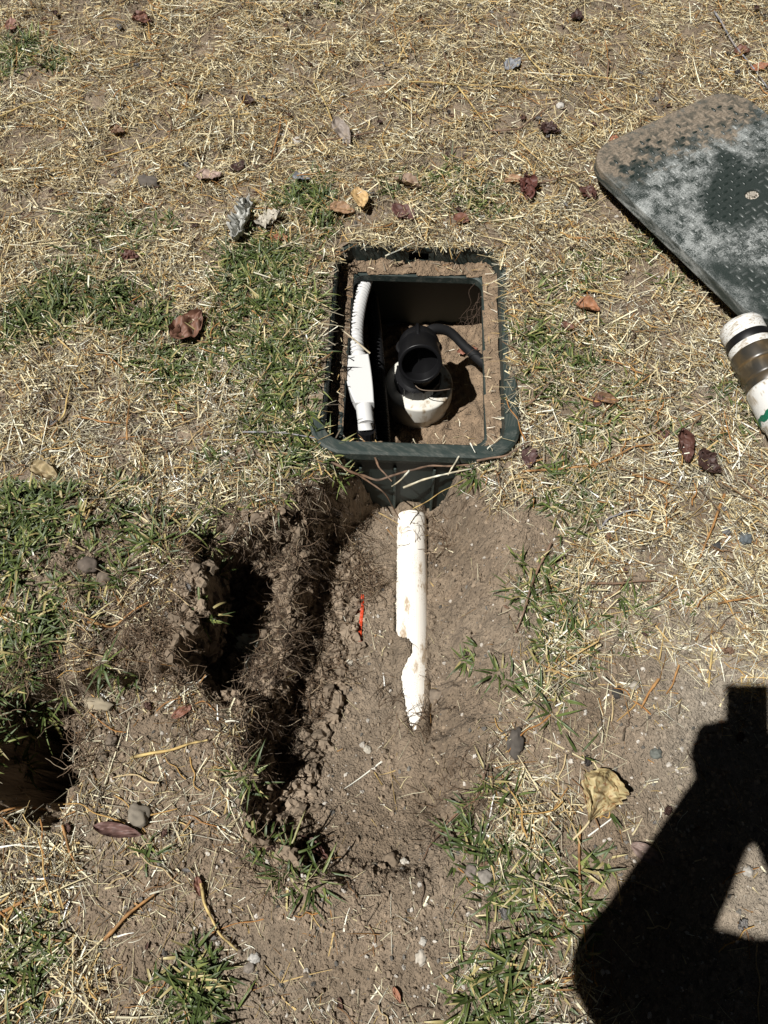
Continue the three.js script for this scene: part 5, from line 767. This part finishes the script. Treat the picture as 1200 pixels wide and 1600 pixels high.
{
  const skin = [0.42, 0.26, 0.18], shirt = [0.16, 0.17, 0.19], jeans = [0.05, 0.065, 0.10], shoe = [0.07, 0.06, 0.055];
  const wl = PH(-0.066, -0.150, 0.045), wr = PH(0.018, -0.165, 0.045), el = V(-0.125, 1.02, 0.335), er = V(0.20, 1.05, 0.34), sl = V(-0.19, 1.40, 0.45), sr = V(0.19, 1.40, 0.45);
  const bones = [
    [V(-0.075, 0.96, 0.50), V(0.075, 0.96, 0.50), 0.125, 0.125, 0.06], [V(-0.065, 1.10, 0.50), V(0.065, 1.10, 0.50), 0.115, 0.115, 0.08], [V(-0.085, 1.28, 0.48), V(0.085, 1.28, 0.48), 0.125, 0.125, 0.08], [sl, sr, 0.062, 0.062, 0.06],
    [V(0, 1.38, 0.47), V(0, 1.52, 0.44), 0.062, 0.055, 0.04],
    [sl, el, 0.075, 0.078, 0.04], [el, wl, 0.078, 0.054, 0.02], [sr, er, 0.075, 0.075, 0.04], [er, wr, 0.078, 0.056, 0.02],
  ];
  for (const s of [-1, 1]) bones.push([V(s * 0.085, 0.92, 0.50), V(s * 0.10, 0.50, 0.48), 0.088, 0.060, 0.04], [V(s * 0.10, 0.50, 0.48), V(s * 0.105, 0.10, 0.53), 0.060, 0.042, 0.03], [V(s * 0.105, 0.055, 0.555), V(s * 0.12, 0.042, 0.36), 0.048, 0.042, 0.03]);
  const paint = (x, y, z) => y < 0.10 ? shoe : y < 0.98 ? jeans : (y > 1.455 && Math.abs(x) < 0.09) || (z < 0.14) ? skin : shirt;
  const person = new THREE.Group(); person.position.set(0, 0, 0); tag(person, 'person', 'photographer standing at the lower edge with both arms bent to hold a phone', 'person');
  const body = mesher(bones, V(-0.88, -0.01, -0.35), 1.76, 0.012, 0.05, paint);
  // head
  const hc = V(0, 1.615, 0.41), F = V(0, -0.55, -0.835), U = V(0, 0.835, -0.55), at = (x, u, f) => hc.clone().add(V(x, 0, 0)).addScaledVector(U, u).addScaledVector(F, f);
  const hb = [[at(0, 0.03, -0.02), at(0, 0.03, 0.015), 0.082, 0.078, 0.03], [at(0, -0.03, 0.03), at(0, -0.075, 0.045), 0.06, 0.045, 0.04], [at(0, 0.005, 0.088), at(0, -0.025, 0.108), 0.009, 0.014, 0.015], [at(-0.02, -0.058, 0.083), at(0.02, -0.058, 0.083), 0.010, 0.010, 0.006], [at(0, -0.07, -0.03), V(0, 1.47, 0.46), 0.056, 0.057, 0.03]];
  for (const s of [-1, 1]) hb.push([at(s * 0.078, 0.015, -0.012), at(s * 0.083, -0.02, -0.005), 0.014, 0.010, 0.006], [at(s * 0.033, 0.025, 0.078), at(s * 0.045, 0.024, 0.072), 0.013, 0.012, 0.006]);
  const head = mesher(hb, hc.clone().addScalar(-0.17), 0.34, 0.0042, 0.02, (x, y, z) => { const p = V(x, y, z).sub(hc), f = p.dot(F), u = p.dot(U); if (Math.hypot(Math.abs(x) - 0.036, u - 0.024) < 0.008 && f > 0.07) return [0.03, 0.02, 0.02]; if (Math.hypot(x / 2.2, u + 0.06) < 0.01 && f > 0.08) return [0.36, 0.15, 0.12]; return skin; });
  // hands: palm, four fingers, thumb, round the phone
  const hand = (s) => {
    const m = (x, u, n) => s < 0 ? PH(x, u, n) : PH(-0.035 - x, u - 0.018, n), b = [[m(-0.085, -0.14, 0.045), m(-0.088, -0.098, 0.02), 0.026, 0.022, 0.015], [m(-0.082, -0.06, 0.008), m(-0.084, -0.12, 0.016), 0.016, 0.019, 0.015], [m(-0.09, -0.09, 0.018), m(-0.08, -0.075, 0.006), 0.02, 0.017, 0.015]];
    [[0, 1.0], [1, 1.08], [2, 1.0], [3, 0.82]].forEach(([k, l]) => { const u = -0.055 - k * 0.0195, P = [m(-0.078, u, 0.002), m(-0.078 + 0.026 * l, u + 0.003, -0.0085), m(-0.078 + 0.048 * l, u + 0.001, -0.0075), m(-0.078 + 0.066 * l, u - 0.003, -0.0065)]; for (let i = 0; i < 3; i++) b.push([P[i], P[i + 1], 0.0092 - i * 0.0008, 0.0084 - i * 0.0008, 0.003]); });
    const T = [m(-0.090, -0.115, 0.028), m(-0.068, -0.088, 0.034), m(-0.042, -0.07, 0.0255)]; b.push([T[0], T[1], 0.013, 0.0105, 0.008], [T[1], T[2], 0.0105, 0.0085, 0.003]);
    const c = m(-0.07, -0.10, 0.015); return mesher(b, c.clone().addScalar(-0.105), 0.21, 0.003, 0.006, () => skin);
  };
  part('body', mergeGeometries([body, head, hand(-1), hand(1)]), new THREE.MeshStandardMaterial({ vertexColors: true, roughness: 0.8 }), person);
  const hairB = [[at(0, 0.052, -0.03), at(0, 0.058, 0.0), 0.083, 0.076, 0.03], [at(0, 0.0, -0.045), at(0, -0.03, -0.05), 0.07, 0.055, 0.03]];
  part('hair', mesher(hairB, hc.clone().addScalar(-0.17), 0.34, 0.006, 0.02, () => [0.03, 0.022, 0.016]), new THREE.MeshStandardMaterial({ vertexColors: true, roughness: 0.7 }), person);
}
console.log('done');
renderer.render(scene, camera);
